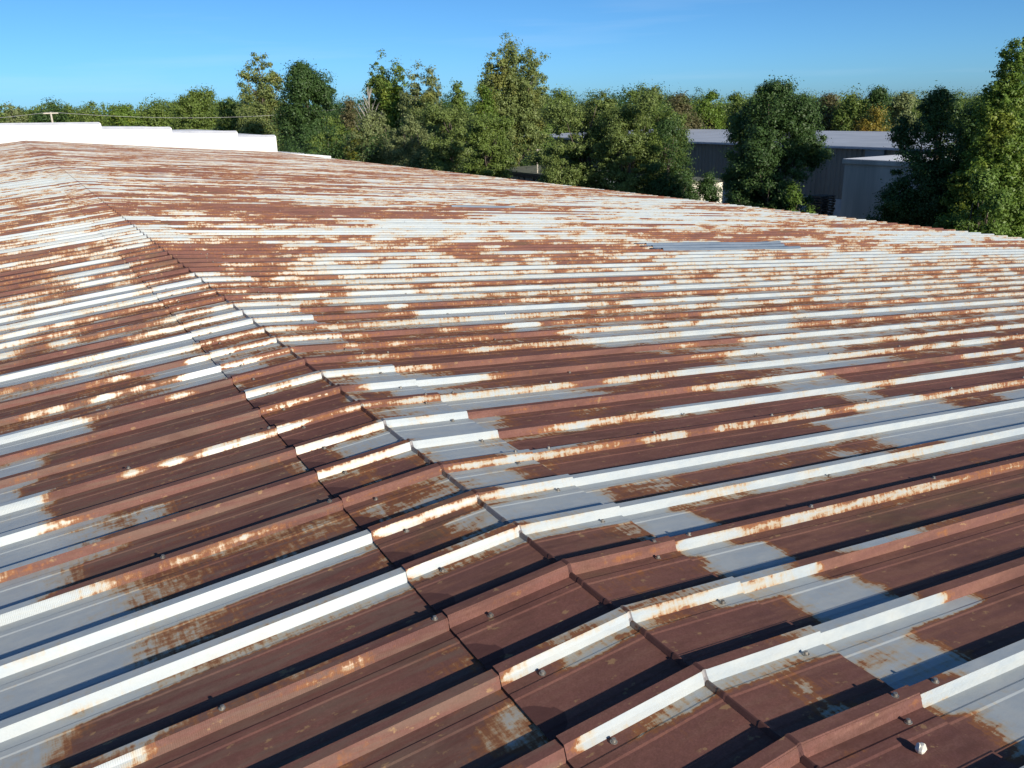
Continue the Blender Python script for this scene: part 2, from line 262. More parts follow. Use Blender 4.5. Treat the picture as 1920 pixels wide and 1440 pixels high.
TR = """
L 5 F -1.56:0.1 -0.43:0.15
L 5 T -1.56:0 -0.42:0.15
L 5 U -1.57:0 -0.54:0.15 -0.45:0.3
L 5 L -1.57:0 -1.25:0.1 -1.19:0.45 -0.99:0.55 -0.82:0.75 -0.65:0.8 -0.5:0.9 -0.43:0.7
L 4 F -1.56:0.05 -0.44:0.1
L 4 T -1.56:0 -1.09:0.1 -0.86:0.2 -0.45:0.2
L 4 U -1.57:0 -1.24:0 -1.19:0.4 -1.03:0.5 -0.91:0.45 -0.72:0.35 -0.54:0.4 -0.45:0.1
L 4 L -1.57:0.15 -1.46:0.3 -1.39:0.45 -1.35:0.9 -1.32:1 -0.48:1
L 3 T -1.28:0.4 -1.21:0.3 -1.08:0.5 -0.94:0.4 -0.8:0.5 -0.72:0.7 -0.43:0.8
L 3 F -1.45:0.05 -1.32:0.2 -1.24:0.4 -1.23:0.9 -1.08:0.95 -1.03:0.7 -1:0.8 -0.86:0.8 -0.8:0.8 -0.79:0.5 -0.66:0.5 -0.65:1 -0.42:1
L 3 U -1.46:1 -0.43:1
L 3 L -1.46:1 -0.54:1 -0.48:0.75
L 2 F -1.26:1 -0.43:1
L 2 T -1.25:1 -0.53:1 -0.43:0.7
L 2 U -1.27:1 -0.55:0.9 -0.45:0.65
L 2 L -1.28:1 -0.6:1 -0.5:0.6
L 1 F -1.3:1 -0.42:1
L 1 T -1.3:1 -0.49:0.8 -0.41:0.6
L 1 U -1.31:1 -0.58:0.7 -0.44:0.6
L 1 L -1.32:1 -0.64:0.8 -0.5:0.5
L 6 F -1.56:0.05 -1.49:0.1 -1.39:0.25 -1.36:0.2 -1.28:0.4 -1.25:0.6 -1.18:0.8 -1.08:0.7 -1.02:0.45 -0.99:0.6 -0.8:0.6 -0.67:0.8 -0.42:0.75
L 6 T -1.56:0 -1.44:0.4 -1.41:0.9 -0.42:1
L 6 U -1.57:0 -1.3:0 -1.24:0.45 -1.08:0.55 -0.91:0.45 -0.76:0.45 -0.6:0.5 -0.44:0.6
L 6 L -1.57:0 -1.34:0 -1.33:0.3 -1.21:0.2 -1.2:0.6 -1.1:0.5 -0.92:0.7 -0.83:0.8 -0.68:0.6 -0.51:0.5
L 7 F -1.56:0.55 -1.53:0.75 -1.46:0.65 -1.4:0.9 -0.43:1
L 7 T -1.56:0 -1.39:0.1 -1.3:0.3 -1.18:0.5 -1.1:1 -0.42:1
L 7 U -1.57:0.1 -1.45:0.25 -1.35:0.3 -1.22:0.2 -1.15:0.4 -1.13:1 -0.51:1 -0.44:0.7
L 7 L -1.57:0 -1.45:0.15 -1.35:0.45 -1.27:0.8 -1.2:1 -0.46:0.9
L 8 F -1.56:0 -1.46:0.1 -1.43:0.5 -1.38:0.55 -1.32:0.5 -1.3:0.8 -1.29:1 -0.42:1
L 8 T -1.56:0 -1.38:0.3 -1.36:1 -0.42:1
L 8 U -1.57:0 -1.33:0.1 -1.27:0.35 -1.19:0.3 -1.16:0.8 -0.99:0.9 -0.43:1
L 8 L -1.57:0 -1.39:0.1 -1.3:0.4 -1.2:0.35 -1.01:0.5 -0.93:0.9 -0.51:1 -0.46:0.6
L 9 F -1.56:0 -1.43:0.05 -1.4:0.5 -1.38:1 -1.12:0.9 -1.11:0.5 -1.03:0.4 -1.02:1 -0.94:1 -0.93:0.3 -0.87:0.3 -0.86:1 -0.76:0.9 -0.75:0.25 -0.68:0.25 -0.67:0.8 -0.59:0.4 -0.52:0.4 -0.47:0.9
L 9 T -1.56:0 -1.4:0.2 -1.34:0.9 -0.42:1
L 9 U -1.57:0 -1.39:0.1 -1.35:0.6 -1.25:0.9 -0.44:1
L 9 L -1.57:0 -1.39:0.1 -1.37:0.9 -0.47:0.9
L 10 F -1.56:0.95 -1.47:0.9 -1.46:0.5 -1.44:0.4 -1.43:0.95 -1.13:1 -1.1:0.95 -1.1:0.5 -1.07:0.5 -1.07:0.95 -0.43:1
L 10 T -1.56:0.8 -0.42:1
L 10 U -1.57:0.1 -1.48:0.1 -1.4:0.15 -1.39:0.6 -1.36:1 -0.44:1
L 10 L -1.57:0.1 -1.5:0.3 -1.47:0.8 -1.3:0.7 -0.46:0.9
L 11 F -1.56:1 -1.47:1 -1.46:0.7 -1.45:0.4 -1.43:0.95 -1.29:1 -0.43:1
L 11 T -1.56:0.9 -0.42:1
L 11 U -1.57:0.5 -1.5:0.2 -1.43:0.2 -1.34:0.3 -1.32:0.7 -1.23:0.9 -0.44:1
L 11 L -1.57:0.2 -1.44:0.1 -1.39:0.6 -1.28:0.9 -0.46:0.9
L 12 F -1.56:0 -1.37:0.1 -1.25:0.3 -1.2:0.4 -1.07:0.6 -1.05:0.9 -0.81:0.9 -0.78:0.4 -0.68:0.4 -0.67:0.9 -0.43:0.95
L 12 T -1.56:0 -1.32:0.2 -1.12:0.9 -0.43:1
L 12 U -1.57:0 -1.28:0 -1.13:0.2 -1.1:0.9 -0.81:1 -0.44:0.9
L 12 L -1.57:0 -1.21:0.05 -1.16:0.2 -1.14:0.9 -0.46:0.9
L 13 F -1.56:0.9 -1.49:0.7 -1.45:0.3 -1.4:0.3 -1.36:0.8 -1.31:0.4 -1.24:0.3 -1.23:0.8 -1.12:0.9 -1.11:0.3 -1:0.3 -0.99:0.8 -0.86:0.4 -0.85:0.9 -0.67:0.9 -0.63:0.2 -0.46:0.1 -0.37:0.5
L 13 T -1.56:0.8 -0.76:0.8 -0.61:0.2 -0.37:0.2
L 13 U -1.57:0.45 -1.26:0.4 -0.91:0.5 -0.68:0.1 -0.38:0.05
L 13 L -1.57:0.7 -1.19:0.6 -0.78:0.7 -0.67:0.2 -0.4:0.1
L 14 F -1.56:1 -1.24:1 -1.01:0.6 -0.92:0.4 -0.87:0.7 -0.71:0.9 -0.58:0.9 -0.56:0.2 -0.47:0.2 -0.39:0.8
L 14 T -1.56:1 -0.59:0.9 -0.46:0.3 -0.38:0.4
L 14 U -1.57:0.8 -1.02:0.6 -0.87:0.3 -0.72:0.1 -0.39:0.05
L 14 L -1.57:0.8 -1.03:0.7 -0.79:0.5 -0.64:0.1 -0.41:0.05
C 1 F -0.42:1 -0.41:0.9 -0.4:0.3 -0.39:0.05 -0.04:0.05 0:0.15 0.03:0.1 0.34:0.1 0.41:0.15
C 1 T -0.41:1 0.02:1 0.16:0.95 0.24:0.8 0.32:0.55 0.36:0.4 0.43:0.3
C 1 U -0.44:1 -0.33:1 -0.32:0.75 -0.26:0.55 -0.16:0.5 -0.12:0.7 -0.11:0.4 -0.02:0.1 -0.01:0.9 0.01:0.5 0.12:0.4 0.21:0.4 0.27:0.6 0.31:0.5 0.38:0.05
C 1 L -0.5:1 -0.1:1 0.12:1 0.17:0.6 0.21:0.4 0.28:0.9
C 2 F -0.42:1 -0.41:0.8 -0.4:0.15 -0:0.15 0.01:0.3 0.4:0.2
C 2 T -0.41:1 -0.29:0.8 -0.27:0.35 -0.2:0.35 -0.15:0.45 -0.06:0.1 0.01:0.35 0.42:0.2
C 2 U -0.44:1 -0.29:1 -0.27:0.5 -0.17:0.3 -0.02:0.4 -0.02:0.9 0.01:0.4 0.09:0.35 0.13:0.7 0.19:0.5 0.27:0.9 0.3:0.3 0.38:0.2
C 2 L -0.49:1 -0.23:0.93 -0.09:0.9 -0.06:1 0.29:1
C 3 F -0.43:1 -0:1 0.27:0.9 0.4:1
C 3 T -0.42:1 0.42:1
C 3 U -0.45:1 -0.02:1 0.34:0.85 0.38:0.7
C 3 L -0.49:1 -0.08:1 -0.02:0.8 0.18:0.7 0.25:0.9 0.3:0.9
C 4 F -0.44:1 -0.42:0.8 -0.41:0.2 -0.01:0.15 0.01:0.35 0.05:0.1 0.4:0
C 4 T -0.43:1 -0.34:0.9 -0.3:0.4 -0.14:0.35 0:0.45 0.07:0.1 0.42:0.1
C 4 U -0.45:0.7 -0.4:0.35 -0.31:0.5 -0.17:0.6 -0.09:0.25 -0.03:0.4 -0.01:0.3 0.08:0.3 0.26:0 0.38:0
C 4 L -0.49:1 -0.07:1 -0.06:1 0.06:1 0.15:0.95 0.26:0.8 0.32:0.6
C 5 F -0.43:1 -0.41:0.5 -0.37:0.3 -0.21:0.3 -0.02:0.45 0.01:0.65 0.07:0.3 0.4:0.1
C 5 T -0.42:1 -0.2:0.7 0.01:0.8 0.13:0.3 0.41:0.05
C 5 U -0.45:1 -0.12:1 -0.05:0.6 -0.02:0.4 -0.01:0.4 0.13:0.3 0.38:0
C 5 L -0.48:1 -0.34:0.9 -0.3:0.8 -0.2:0.7 -0.12:0.3 -0.08:0.4 -0.06:0.4 -0.01:0.1 0.32:0
C 6 F -0.43:0.9 -0.07:0.9 -0.01:0.9 0:0.85 0.07:0.8 0.12:0.5 0.32:0.3 0.38:0.3 0.41:0.6
C 6 T -0.42:0.6 -0.06:0.9 0.01:0.8 0.18:0.5 0.42:0.2
C 6 U -0.44:0.9 -0.31:0.8 -0.17:0.6 -0.01:0.6 -0:0.5 0.06:0.2 0.3:0.1 0.38:0.2
C 6 L -0.47:0.9 -0.34:0.5 -0.21:0.6 -0.07:0.6 -0.05:0.4 0.11:0.2 0.25:0.2 0.33:0.8
C 7 F -0.42:0.6 -0.41:0.5 -0.32:0.35 -0.18:0.35 -0.06:0.3 -0.01:0.05 0.42:0.05
C 7 T -0.42:1 -0.17:0.9 0.01:0.4 0.08:0.05 0.43:0
C 7 U -0.43:0.8 -0.33:0.5 -0.19:0.8 -0.04:0.4 -0.01:0.3 0.05:0.4 0.41:0.1
C 7 L -0.46:1 -0.32:0.8 -0.25:0.5 -0.18:0.9 -0.07:1 -0.05:0.4 0.01:0.6 0.06:0.5 0.11:0.1 0.36:0.1
C 8 F -0.42:0.5 -0.38:0.3 -0.21:0.3 -0:0.2 0.1:0.05 0.42:0.05
C 8 T -0.42:0.9 -0.05:0.5 0:0.1 0.43:0
C 8 U -0.43:1 -0.32:0.9 -0.22:0.5 -0.03:0.5 -0.01:0.1 0.4:0
C 8 L -0.46:1 -0.3:1 -0.28:0.4 -0.06:0.2 -0.04:0 0.36:0
C 9 F -0.43:0.5 -0:0.55 0.06:0.6 0.34:0.4 0.42:0.5
C 9 T -0.42:0.9 0.43:0.8
C 9 U -0.44:1 -0.04:1 -0.01:0.5 0.41:0.2
C 9 L -0.46:1 -0.07:1 -0.04:0.6 0.37:0.1
C 10 F -0.43:0.5 -0.01:0.45 0:0.9 0.12:0.6 0.15:0.1 0.42:0.05
C 10 T -0.42:0.6 0:0.8 0.15:0.1 0.43:0
C 10 U -0.44:0.6 -0.02:0.9 -0.01:0.5 0.16:0.1 0.41:0.1
C 10 L -0.46:1 -0.05:1 -0.04:0.2 0.1:0.7 0.37:0.1
C 11 F -0.43:0.4 -0.01:0.3 0.45:0.1
C 11 T -0.42:0.3 0.46:0.1
C 11 U -0.44:0.3 -0.02:0.4 0.44:0.1
C 11 L -0.46:0.9 -0.05:0.9 -0.03:0.4 0.4:0.2
C 12 F -0.43:0.6 -0:0.8 0.41:0.6
C 12 T -0.43:0.9 0.42:0.9
C 12 U -0.44:0.5 -0.01:0.9 0.4:0.2
C 12 L -0.46:0.4 -0.04:0.8 0.36:0.5
C 13 F -0.45:0.5 -0:0.6 0.05:0.8 0.45:0.5
C 13 T -0.44:0.3 0.46:0.6
C 13 U -0.46:0.2 -0.01:0.3 0.44:0.3
C 13 L -0.47:0.1 -0.04:0.6 0.41:0.6
C 0 F -0.31:1 0.41:1
C 0 T -0.29:1 0.44:1
C 0 U -0.33:1 0.15:0.9 0.38:0.95
C 0 L -0.41:1 0.21:1
C -1 F -0.33:1 -0.02:0.5 0.33:0.2
C -1 T -0.31:1 -0.02:0.9 0.07:0.5 0.37:0.1
C -1 U -0.36:1 -0.03:0.95 -0.01:0.4 0.02:0.35 0.06:0.6 0.18:0.7
C -1 L -0.46:1 -0.06:0.6
R 0 F 0.41:0.35 0.49:0.4 0.58:0.1 0.87:0.05
R 0 T 0.44:1 0.59:0.7 0.61:0.1 0.9:0.05
R 0 U 0.38:0.95 0.44:0.7 0.47:0.2 0.5:0.1 0.83:0
R 0 L 0.29:0.9 0.47:0.85 0.51:0.3 0.53:0.1 0.67:0
R 1 F 0.41:0.2 0.47:0.1 0.79:0 0.89:0.1 0.94:0.2 0.98:0.5 1.01:1 1.4:1
R 1 T 0.43:0.1 0.82:0 0.87:0.3 0.89:1 1.43:1
R 1 U 0.38:0.35 0.42:0.5 0.45:0.1 1.02:0 1.07:0.1 1.13:0.9 1.36:1
R 1 L 0.33:0.6 0.41:0.2 0.68:0.05 0.73:0.3 0.74:0.9 0.78:1 1.2:1
R 2 F 0.4:0.4 0.44:0.4 0.63:0.2 0.73:0.1 0.78:0.5 0.8:1 1.93:1
R 2 T 0.42:0.2 0.58:0.1 0.66:0.1 0.68:0.9 0.7:1
R 2 U 0.38:0.4 0.41:0.9 0.43:0.4 0.47:0.1 0.72:0.05 0.74:0.8 0.77:1 1.89:1
R 2 L 0.31:0.9 0.46:0.9 0.51:0.75 0.53:0.15 0.74:0.05 0.84:0.1 0.87:0.8 0.89:1 1.74:1
R 3 F 0.4:0.9 0.42:0.3 0.57:0.25 0.67:0.5 0.75:0.55 0.85:0.5 1.02:0.5 1.19:0.5 1.44:0.4 1.63:0.45 1.84:0.55 1.99:0.65 2.22:0.65 2.47:0.65
R 3 T 0.42:1 1.04:0.95 1.66:0.9 2.5:0.9
R 3 U 0.38:0.8 0.44:0.5 0.47:0.1 0.62:0.05 0.65:0.9 0.67:1 1.34:1 1.44:0.6 1.6:0.55 1.7:0.9 2.43:1
R 3 L 0.38:0.8 0.46:0.85 0.48:0.1 0.63:0.05 0.73:0.05 0.76:0.2 0.78:0.95 0.89:0.85 1.05:1 2.27:1
R 4 F 0.4:0.05 0.61:0.05 0.77:0.3 1.05:0.25 1.36:0.25 1.87:0.15 1.92:0.4 2.21:0.4 2.37:0.25 2.72:0.15 3:0.05
R 4 T 0.42:0 1.07:0.1 1.89:0.15 1.93:0.5 2.32:0.7 2.4:0.1 3.03:0.05
R 4 U 0.38:0 0.59:0.05 0.64:0.8 0.75:0.5 0.97:0.4 1.14:0.4 1.33:0.4 1.66:0.4 1.84:0.5 1.95:0.55 2.18:0.4 2.51:0.15 2.96:0.15
R 4 L 0.42:0.5 0.46:0.05 0.64:0 0.69:0.4 0.72:0.9 0.77:1 2.09:1 2.28:0.8 2.49:0.9 2.8:1
R 5 F 0.4:0 3.53:0
R 5 T 0.41:0 3.57:0
R 5 U 0.38:0 1.17:0.1 1.33:0.25 1.49:0.35 1.67:0.3 1.89:0.3 2.24:0.2 2.36:0.05 3.49:0
R 5 L 0.32:0 0.47:0 0.49:0.55 0.61:0.65 0.77:0.5 0.91:0.65 1:0.85 1.24:0.8 1.4:0.85 1.64:0.7 1.78:0.5 2.08:0.75 2.14:0.2 2.32:0.05 3.33:0
R 6 F 0.41:0.55 0.53:0.45 0.58:0.5 0.64:0.55 0.84:0.6 1.12:0.55 1.28:0.65 1.31:1 1.46:1 1.48:0.5 1.8:0.55 2.03:0.6 2.4:0.5 2.42:0.4 2.9:0.3 3.02:0.1 3.04:0.6 3.4:0.55 3.72:0.45 3.95:0.6 4.07:0.6
R 6 T 0.42:0.1 0.71:0.4 1.01:0.6 1.33:0.9 2.05:0.6 2.92:0.2 3.07:0.9 3.75:0.9 4.1:0.9
R 6 U 0.39:0.7 0.62:0.9 0.97:1 2.25:1 2.37:0.9 2.42:0.4 2.77:0.1 3.11:0.1 3.21:0.6 3.31:0.9 4.03:1
R 6 L 0.35:0.9 0.4:0.3 0.48:0.7 0.51:1 1.83:1 1.98:0.6 2.06:0.4 2.14:0.1 3.02:0.05 3.22:0.5 3.48:0.7 3.59:0.5 3.64:0.2 3.87:0.2
R 7 F 0.42:0.9 0.61:0.75 0.78:0.6 1:0.5 1.23:0.45 1.33:0.3 1.51:0.1 1.96:0.05 2.35:0.05 2.37:0.7 2.4:0.05 2.82:0.05 2.87:0.5 3.02:0.55 3.22:0.4 3.53:0.3 3.75:0.05 4.6:0.05
R 7 T 0.43:0.9 0.92:0.9 1.25:0.5 1.52:0.1 2.85:0.05 2.94:0.8 3.35:0.7 3.78:0.2 4.63:0.1
R 7 U 0.42:0.3 0.48:0.4 0.59:0.45 0.83:0.55 1.21:0.55 1.56:0.4 1.63:0.55 1.86:0.8 2.26:0.8 2.43:0.6 2.79:0.3 2.99:0.2 3.08:0.6 3.13:1 4.56:0.9
R 7 L 0.43:0.4 0.48:0.8 0.54:1 2.25:1 2.5:0.8 2.68:0.3 2.87:0.5 2.94:1 4.4:1
R 8 F 0.42:0.95 0.79:0.9 1.12:0.95 1.47:0.9 1.81:0.7 1.89:0.5 2.26:0.4 2.39:0.55 2.44:0.35 2.85:0.2 2.9:0.3 2.93:1 4.33:1 4.36:0.4 4.65:0.5 4.85:0.3 5.03:0 5.13:0.9
R 8 T 0.43:1 1.79:1 2.28:0.6 2.88:0.5 2.95:1 5.02:0.8
R 8 U 0.4:0.3 0.56:0.2 0.65:0.8 0.78:0.9 1.83:0.9 2.07:0.3 2.32:0.6 2.68:0.3 2.97:0.1 3.02:0.8 3.17:0.9 3.71:0.8 4.3:0.7 4.95:0.6
R 8 L 0.37:0.1 0.54:0.4 0.72:1 1.04:0.55 1.38:1 2.15:0.95 2.32:0.6 2.63:0.2 2.86:0.4 3.06:0.9 3.58:0.8 4.8:0.5
R 9 F 0.42:0.2 0.52:0.35 0.98:0.5 1.15:0.45 1.27:0.4 1.29:1 1.4:1 1.44:0.5 1.71:0.55 1.91:0.45 2.12:0.2 2.75:0.1 3.05:0.2 3.58:0.4 4.16:0.5 4.8:0.3 5.08:0.05 5.15:0.5 5.66:0.5
R 9 T 0.43:0.3 1.29:0.6 1.42:1 1.93:0.9 2.14:0.2 3.07:0.2 4.19:0.7 5.11:0.2 5.7:0.7
R 9 U 0.41:0.1 0.63:0.2 1.53:0.1 1.59:0.5 1.69:0.9 2.1:1 2.63:0.3 3.02:0.1 3.33:0.5 3.78:0.8 4.5:0.6 5.11:0.1 5.25:0.7 5.62:0.8
R 9 L 0.47:0.1 1.25:0.2 1.39:0.6 1.62:0.9 2.92:0.5 2.97:0.1 3.44:0.1 4:0.6 5.47:0.6
R 10 F 0.42:0.05 0.74:0.1 0.81:0.35 1.02:0.75 1.16:0.65 1.31:0.95 2.3:1 2.48:0.5 2.77:0.4 2.87:0.05 3.07:0.35 3.96:0.1 4.26:0.5 4.58:0.6 4.71:0.4 5.27:0.3 6.2:0.3
R 10 T 0.43:0 0.82:0.3 1.32:0.9 2.31:1 2.79:0.4 3.98:0.2 4.61:0.6 6.23:0.3
R 10 U 0.41:0.1 0.66:0.3 0.79:0.6 1.15:0.9 2.28:0.9 2.6:0.4 3.36:0.2 4.23:0.5 5.24:0.7 6.16:0.6
R 10 L 0.37:0.1 0.75:0.7 2.2:1 2.52:0.5 3.26:0.2 4.11:0.7 5.1:0.8 6:0.6
R 11 F 0.49:0.5 0.7:0.4 0.72:0.95 2.37:1 2.42:0.5 2.68:0.4 2.71:1 3.01:1 3.12:0.55 3.28:0.3 3.73:0.3 4.34:0.1 5:0.3 5.74:0.5 6.73:0.2
R 11 T 0.5:0.6 0.73:0.95 2.39:1 2.68:0.7 3.03:1 3.75:0.3 6.76:0.3
R 11 U 0.47:0.3 0.71:0.9 1.95:1 2.17:0.5 2.44:0.3 2.78:0.5 3.15:0.3 6.69:0.4
R 11 L 0.44:0.3 0.91:0.9 2.1:0.9 2.37:0.5 3.06:0.3 6.53:0.5
R 12 F 0.44:0.5 0.69:0.45 1.13:0.45 1.53:0.35 1.96:0.3 2.1:0.05 3.47:0.05 4.07:0.2 5.43:0.4 7.26:0.4
R 12 T 0.45:0.8 1.54:0.8 2.11:0.1 4.09:0.3 7.3:0.5
R 12 U 0.43:0.5 1.12:0.9 1.86:0.9 2.08:0.2 2.91:0.1 4.68:0.5 7.22:0.4
R 12 L 0.4:0.5 0.7:0.9 1.88:1 2.1:0.3 3.36:0.4 7.07:0.4
R 13 F 0.38:0.9 0.82:1 1.94:0.9 1.99:0.5 2.13:0.55 2.27:0.9 2.41:0.5 3.09:0.4 3.78:0.1 5.09:0.4 7.8:0.3
R 13 U 0.37:0.7 1.88:0.9 2.06:0.2 3.75:0.4 7.76:0.4
R 14 F 0.38:0.9 0.95:0.95 1.69:1 1.74:0.2 1.97:0.1 1.99:1 2.9:1 3.47:0.9 3.59:0.5 4.08:0.3 4.61:0.3 5.47:0.6 8.33:0.2
R 14 U 0.37:0.8 1.7:0.8 1.79:0.2 2.03:0.7 3.45:0.7 4.05:0.3 8.29:0.3
R 15 F 0.37:0.5 1.09:0.3 1.61:0.1 2.09:0.4 2.49:0.35 2.54:0.7 2.81:0.8 2.92:0.6 3.55:0.65 3.74:0.1 8.86:0.2
R 15 U 0.36:0.4 1.6:0.1 2.07:0.3 2.79:0.6 3.72:0.3 8.82:0.3
R 16 F 0.41:0.9 0.67:1 1.2:1 1.24:0.05 3.03:0.1 4.68:0.1 9.39:0.3
R 16 U 0.4:0.8 1.18:0.8 1.25:0.2 9.35:0.2
R 17 F 0.4:1 1.12:1 1.13:0.4 1.25:0.4 1.27:1 2.24:1 2.46:0.7 3.25:0.7 4.28:0.4 9.93:0.2
R 17 U 0.39:0.8 2.23:0.8 3:0.6 4.25:0.3 9.89:0.3
R 18 F 0.43:0.5 0.88:0.4 1.11:0.2 1.39:0.3 2.42:0.4 3.23:0.5 4.55:0.1 6.1:0.5 10.46:0.3
R 19 F 0.49:0.4 1.08:0.1 1.52:0.05 2.82:0.1 4.1:0.4 6.44:0.2 10.99:0.4
R 20 F 0.53:0.8 1.05:0.8 1.14:0.1 1.65:0.3 2.41:0.7 4.34:0.8 5.09:0.3 11.53:0.4
R 21 F 0.48:0.5 1.15:0.4 1.89:0.3 2.58:0.2 4.58:0.1 7.11:0.5 12.06:0.2
R 22 F 0.51:0.9 1.05:0.9 1.68:0.8 2.74:0.6 4.07:0.4 6.5:0.2 12.59:0.4
R 23 F 0.54:0.9 0.94:0.6 1.36:0.1 2.27:0.1 3.56:0.1 5.89:0.4 13.13:0.2
"""
# ------------------------------------------------------------------ the rusty roof
P, Y0, SL, EAVE, YEND = .3048, 1.0324, .0895, 17.3, 68.4
TRACKS = {}
for l in TR.strip().splitlines():
    q = l.split(); pts = [tuple(map(float, z.split(':'))) for z in q[3:]]
    TRACKS[(q[0], int(q[1]), q[2])] = (np.array([a for a, b in pts]), np.array([b for a, b in pts]))
def h2(ix, iy, seed):
    n = (ix.astype(np.int64)*374761393 + iy.astype(np.int64)*668265263 + seed*1442695041) & 0xffffffff
    n = ((n ^ (n >> 13))*1274126177) & 0xffffffff
    n = ((n ^ (n >> 16))*2246822519) & 0xffffffff
    return ((n ^ (n >> 15)) & 0xffff)/65535.
def vnoise(x, y, seed):
    ix, iy = np.floor(x), np.floor(y); fx, fy = x-ix, y-iy
    fx = fx*fx*(3-2*fx); fy = fy*fy*(3-2*fy)
    a = h2(ix, iy, seed)*(1-fx)+h2(ix+1, iy, seed)*fx; b = h2(ix, iy+1, seed)*(1-fx)+h2(ix+1, iy+1, seed)*fx
    return a*(1-fy)+b*fy
# broad patches seen on the roof: centre X, Y, radii, shift (+ rusty, - bare zinc)
BLOBS = [(-.65, 5.6, .25, .8, -.35), (-1.1, 6.7, .6, .9, .16), (-1.1, 8.5, .4, 1.5, .2), (-.75, 9.3, .35, .8, -.45), (-1.3, 11.5, .4, 1.6, .3), (-.7, 13, .5, 1.5, -.4),
         (0, 9.0, .5, .8, .25), (0, 11.3, .5, 1.2, -.3), (.0, 15, .8, 1.7, .3), (-.8, 17, .6, 2.5, .15),
         (2.0, 9.2, 1.3, 1.2, -.12), (3.2, 8.0, 1.5, .6, -.35), (3.0, 11.3, 2.5, 1.4, -.25), (8.5, 8.2, 3.5, 1.6, -.2), (3.5, 15.5, 2.3, 1.6, .3),
         (6.5, 18.5, 3, 2, .22), (2, 21, 1.6, 3, .2), (7, 12.5, 3, 1.4, -.22), (12, 14, 3.5, 4, -.1), (3.5, 29, 2.5, 5, .2), (10, 30, 4, 6, -.05),
         (5, 40, 4, 8, .12), (14, 20, 3, 5, -.12), (1.5, 35, 2, 4, -.15), (6, 24, 2, 1.5, -.15)]
def rustval(side, i, tr, X):
    """rustiness 0..1 along rib i (arrays of X), traced near the camera, random further off"""
    Yr = Y0+P*i
    k = i//3
    def nz(f, y, s, amp): return (vnoise(X*f+y*13.7, np.full_like(X, y), s)-.5)*amp
    a = .425 + nz(.13, i*7.9, 21, .55) + nz(.7, i*1.7, 1, .6) + nz(2.3, i*2.3, 2, .5) + nz(.3, k*1.3, 3, .35) + nz(6.5, i*5.1, 7, .3) + (vnoise(X*.45, np.full_like(X, Yr*.55), 4)-.5)*.55
    if tr != 'F': a = a + nz(1.6, i*3.3, {'T': 5, 'U': 6, 'L': 8}[tr], .5)
    if side == 'R': a = a - .07*np.clip((X-5)/6, 0, 1)*(1 if Yr < 20 else .6)
    if side != 'R': a = a - .06
    for bx, by, rx, ry, s in BLOBS:
        a = a + s*np.exp(-((X-bx)/rx)**2 - ((Yr-by)/ry)**2)
    a = np.clip(a, 0, 1)
    key = (side, i, tr)
    if key not in TRACKS and tr in 'LT' and (side, i, 'U') in TRACKS: key = (side, i, 'U')
    if key not in TRACKS and i >= 15 and (side, i, 'F') in TRACKS: key = (side, i, 'F')
    if key in TRACKS:
        xs, vs = TRACKS[key]
        t = (np.interp(X-.05, xs, vs)+2*np.interp(X, xs, vs)+np.interp(X+.05, xs, vs)+np.interp(X-.025, xs, vs)+np.interp(X+.025, xs, vs))/6
        t = t + nz(9, i*4.1, 11, .22) - (.13 if tr == 'F' else 0)
        wt = np.clip(1-np.maximum(xs[0]-X, X-xs[-1])/.35, 0, 1)
        if side == 'R' and i >= 12: t = .55*t+.45*a + .02
        if side == 'R' and 8 <= i < 12: t = t + .08*np.clip(X/3-1, 0, 1)
        if side == 'C': wt = np.ones_like(X)
        a = a*(1-wt)+t*wt
    return a
# profile strips of one cell i -> i+1 : (y0, z0, y1, z1, track of rib offset, track)
def strips(first, last):
    """strips of a three-rib sheet: list of (y0,z0,y1,z1,rib,track,lapflag)"""
    R = []
    for j in range(3):
        y = P*j
        if j == 0: R.append((y-.0065, -.0125, y, .0015, 0, 'F', 1)); lift = .0015
        else: R += [(y-.012, -.032, y-.006, -.016, j, 'F', 0), (y-.006, -.016, y, 0, j, 'F', 0)]; lift = 0
        R += [(y, lift, y+.034, lift, j, 'T', 0), (y+.034, lift, y+.046, -.032, j, 'T', 0)]
        R += [(y+.046, -.032, y+.084, -.032, j+1, 'L', 0), (y+.084, -.032, y+.090, -.0300, j+1, 'L', 0), (y+.090, -.0300, y+.113, -.0300, j+1, 'L', 0),
              (y+.113, -.0300, y+.119, -.032, j+1, 'L', 0), (y+.119, -.032, y+.222, -.032, j+1, 'L', 0),
              (y+.222, -.032, y+.228, -.0300, j+1, 'L', 0), (y+.228, -.0300, y+.250, -.0300, j+1, 'LU', 0), (y+.250, -.0300, y+.256, -.032, j+1, 'U', 0),
              (y+.256, -.032, y+.2928, -.032, j+1, 'U', 0)]
    y = 3*P
    R += [(y-.012, -.032, y-.006, -.016, 3, 'F', 0), (y-.006, -.016, y-.001, -.002, 3, 'F', 0), (y-.001, -.002, y+.033, -.002, 3, 'T', 0)]
    return R
ST = strips(0, 0)
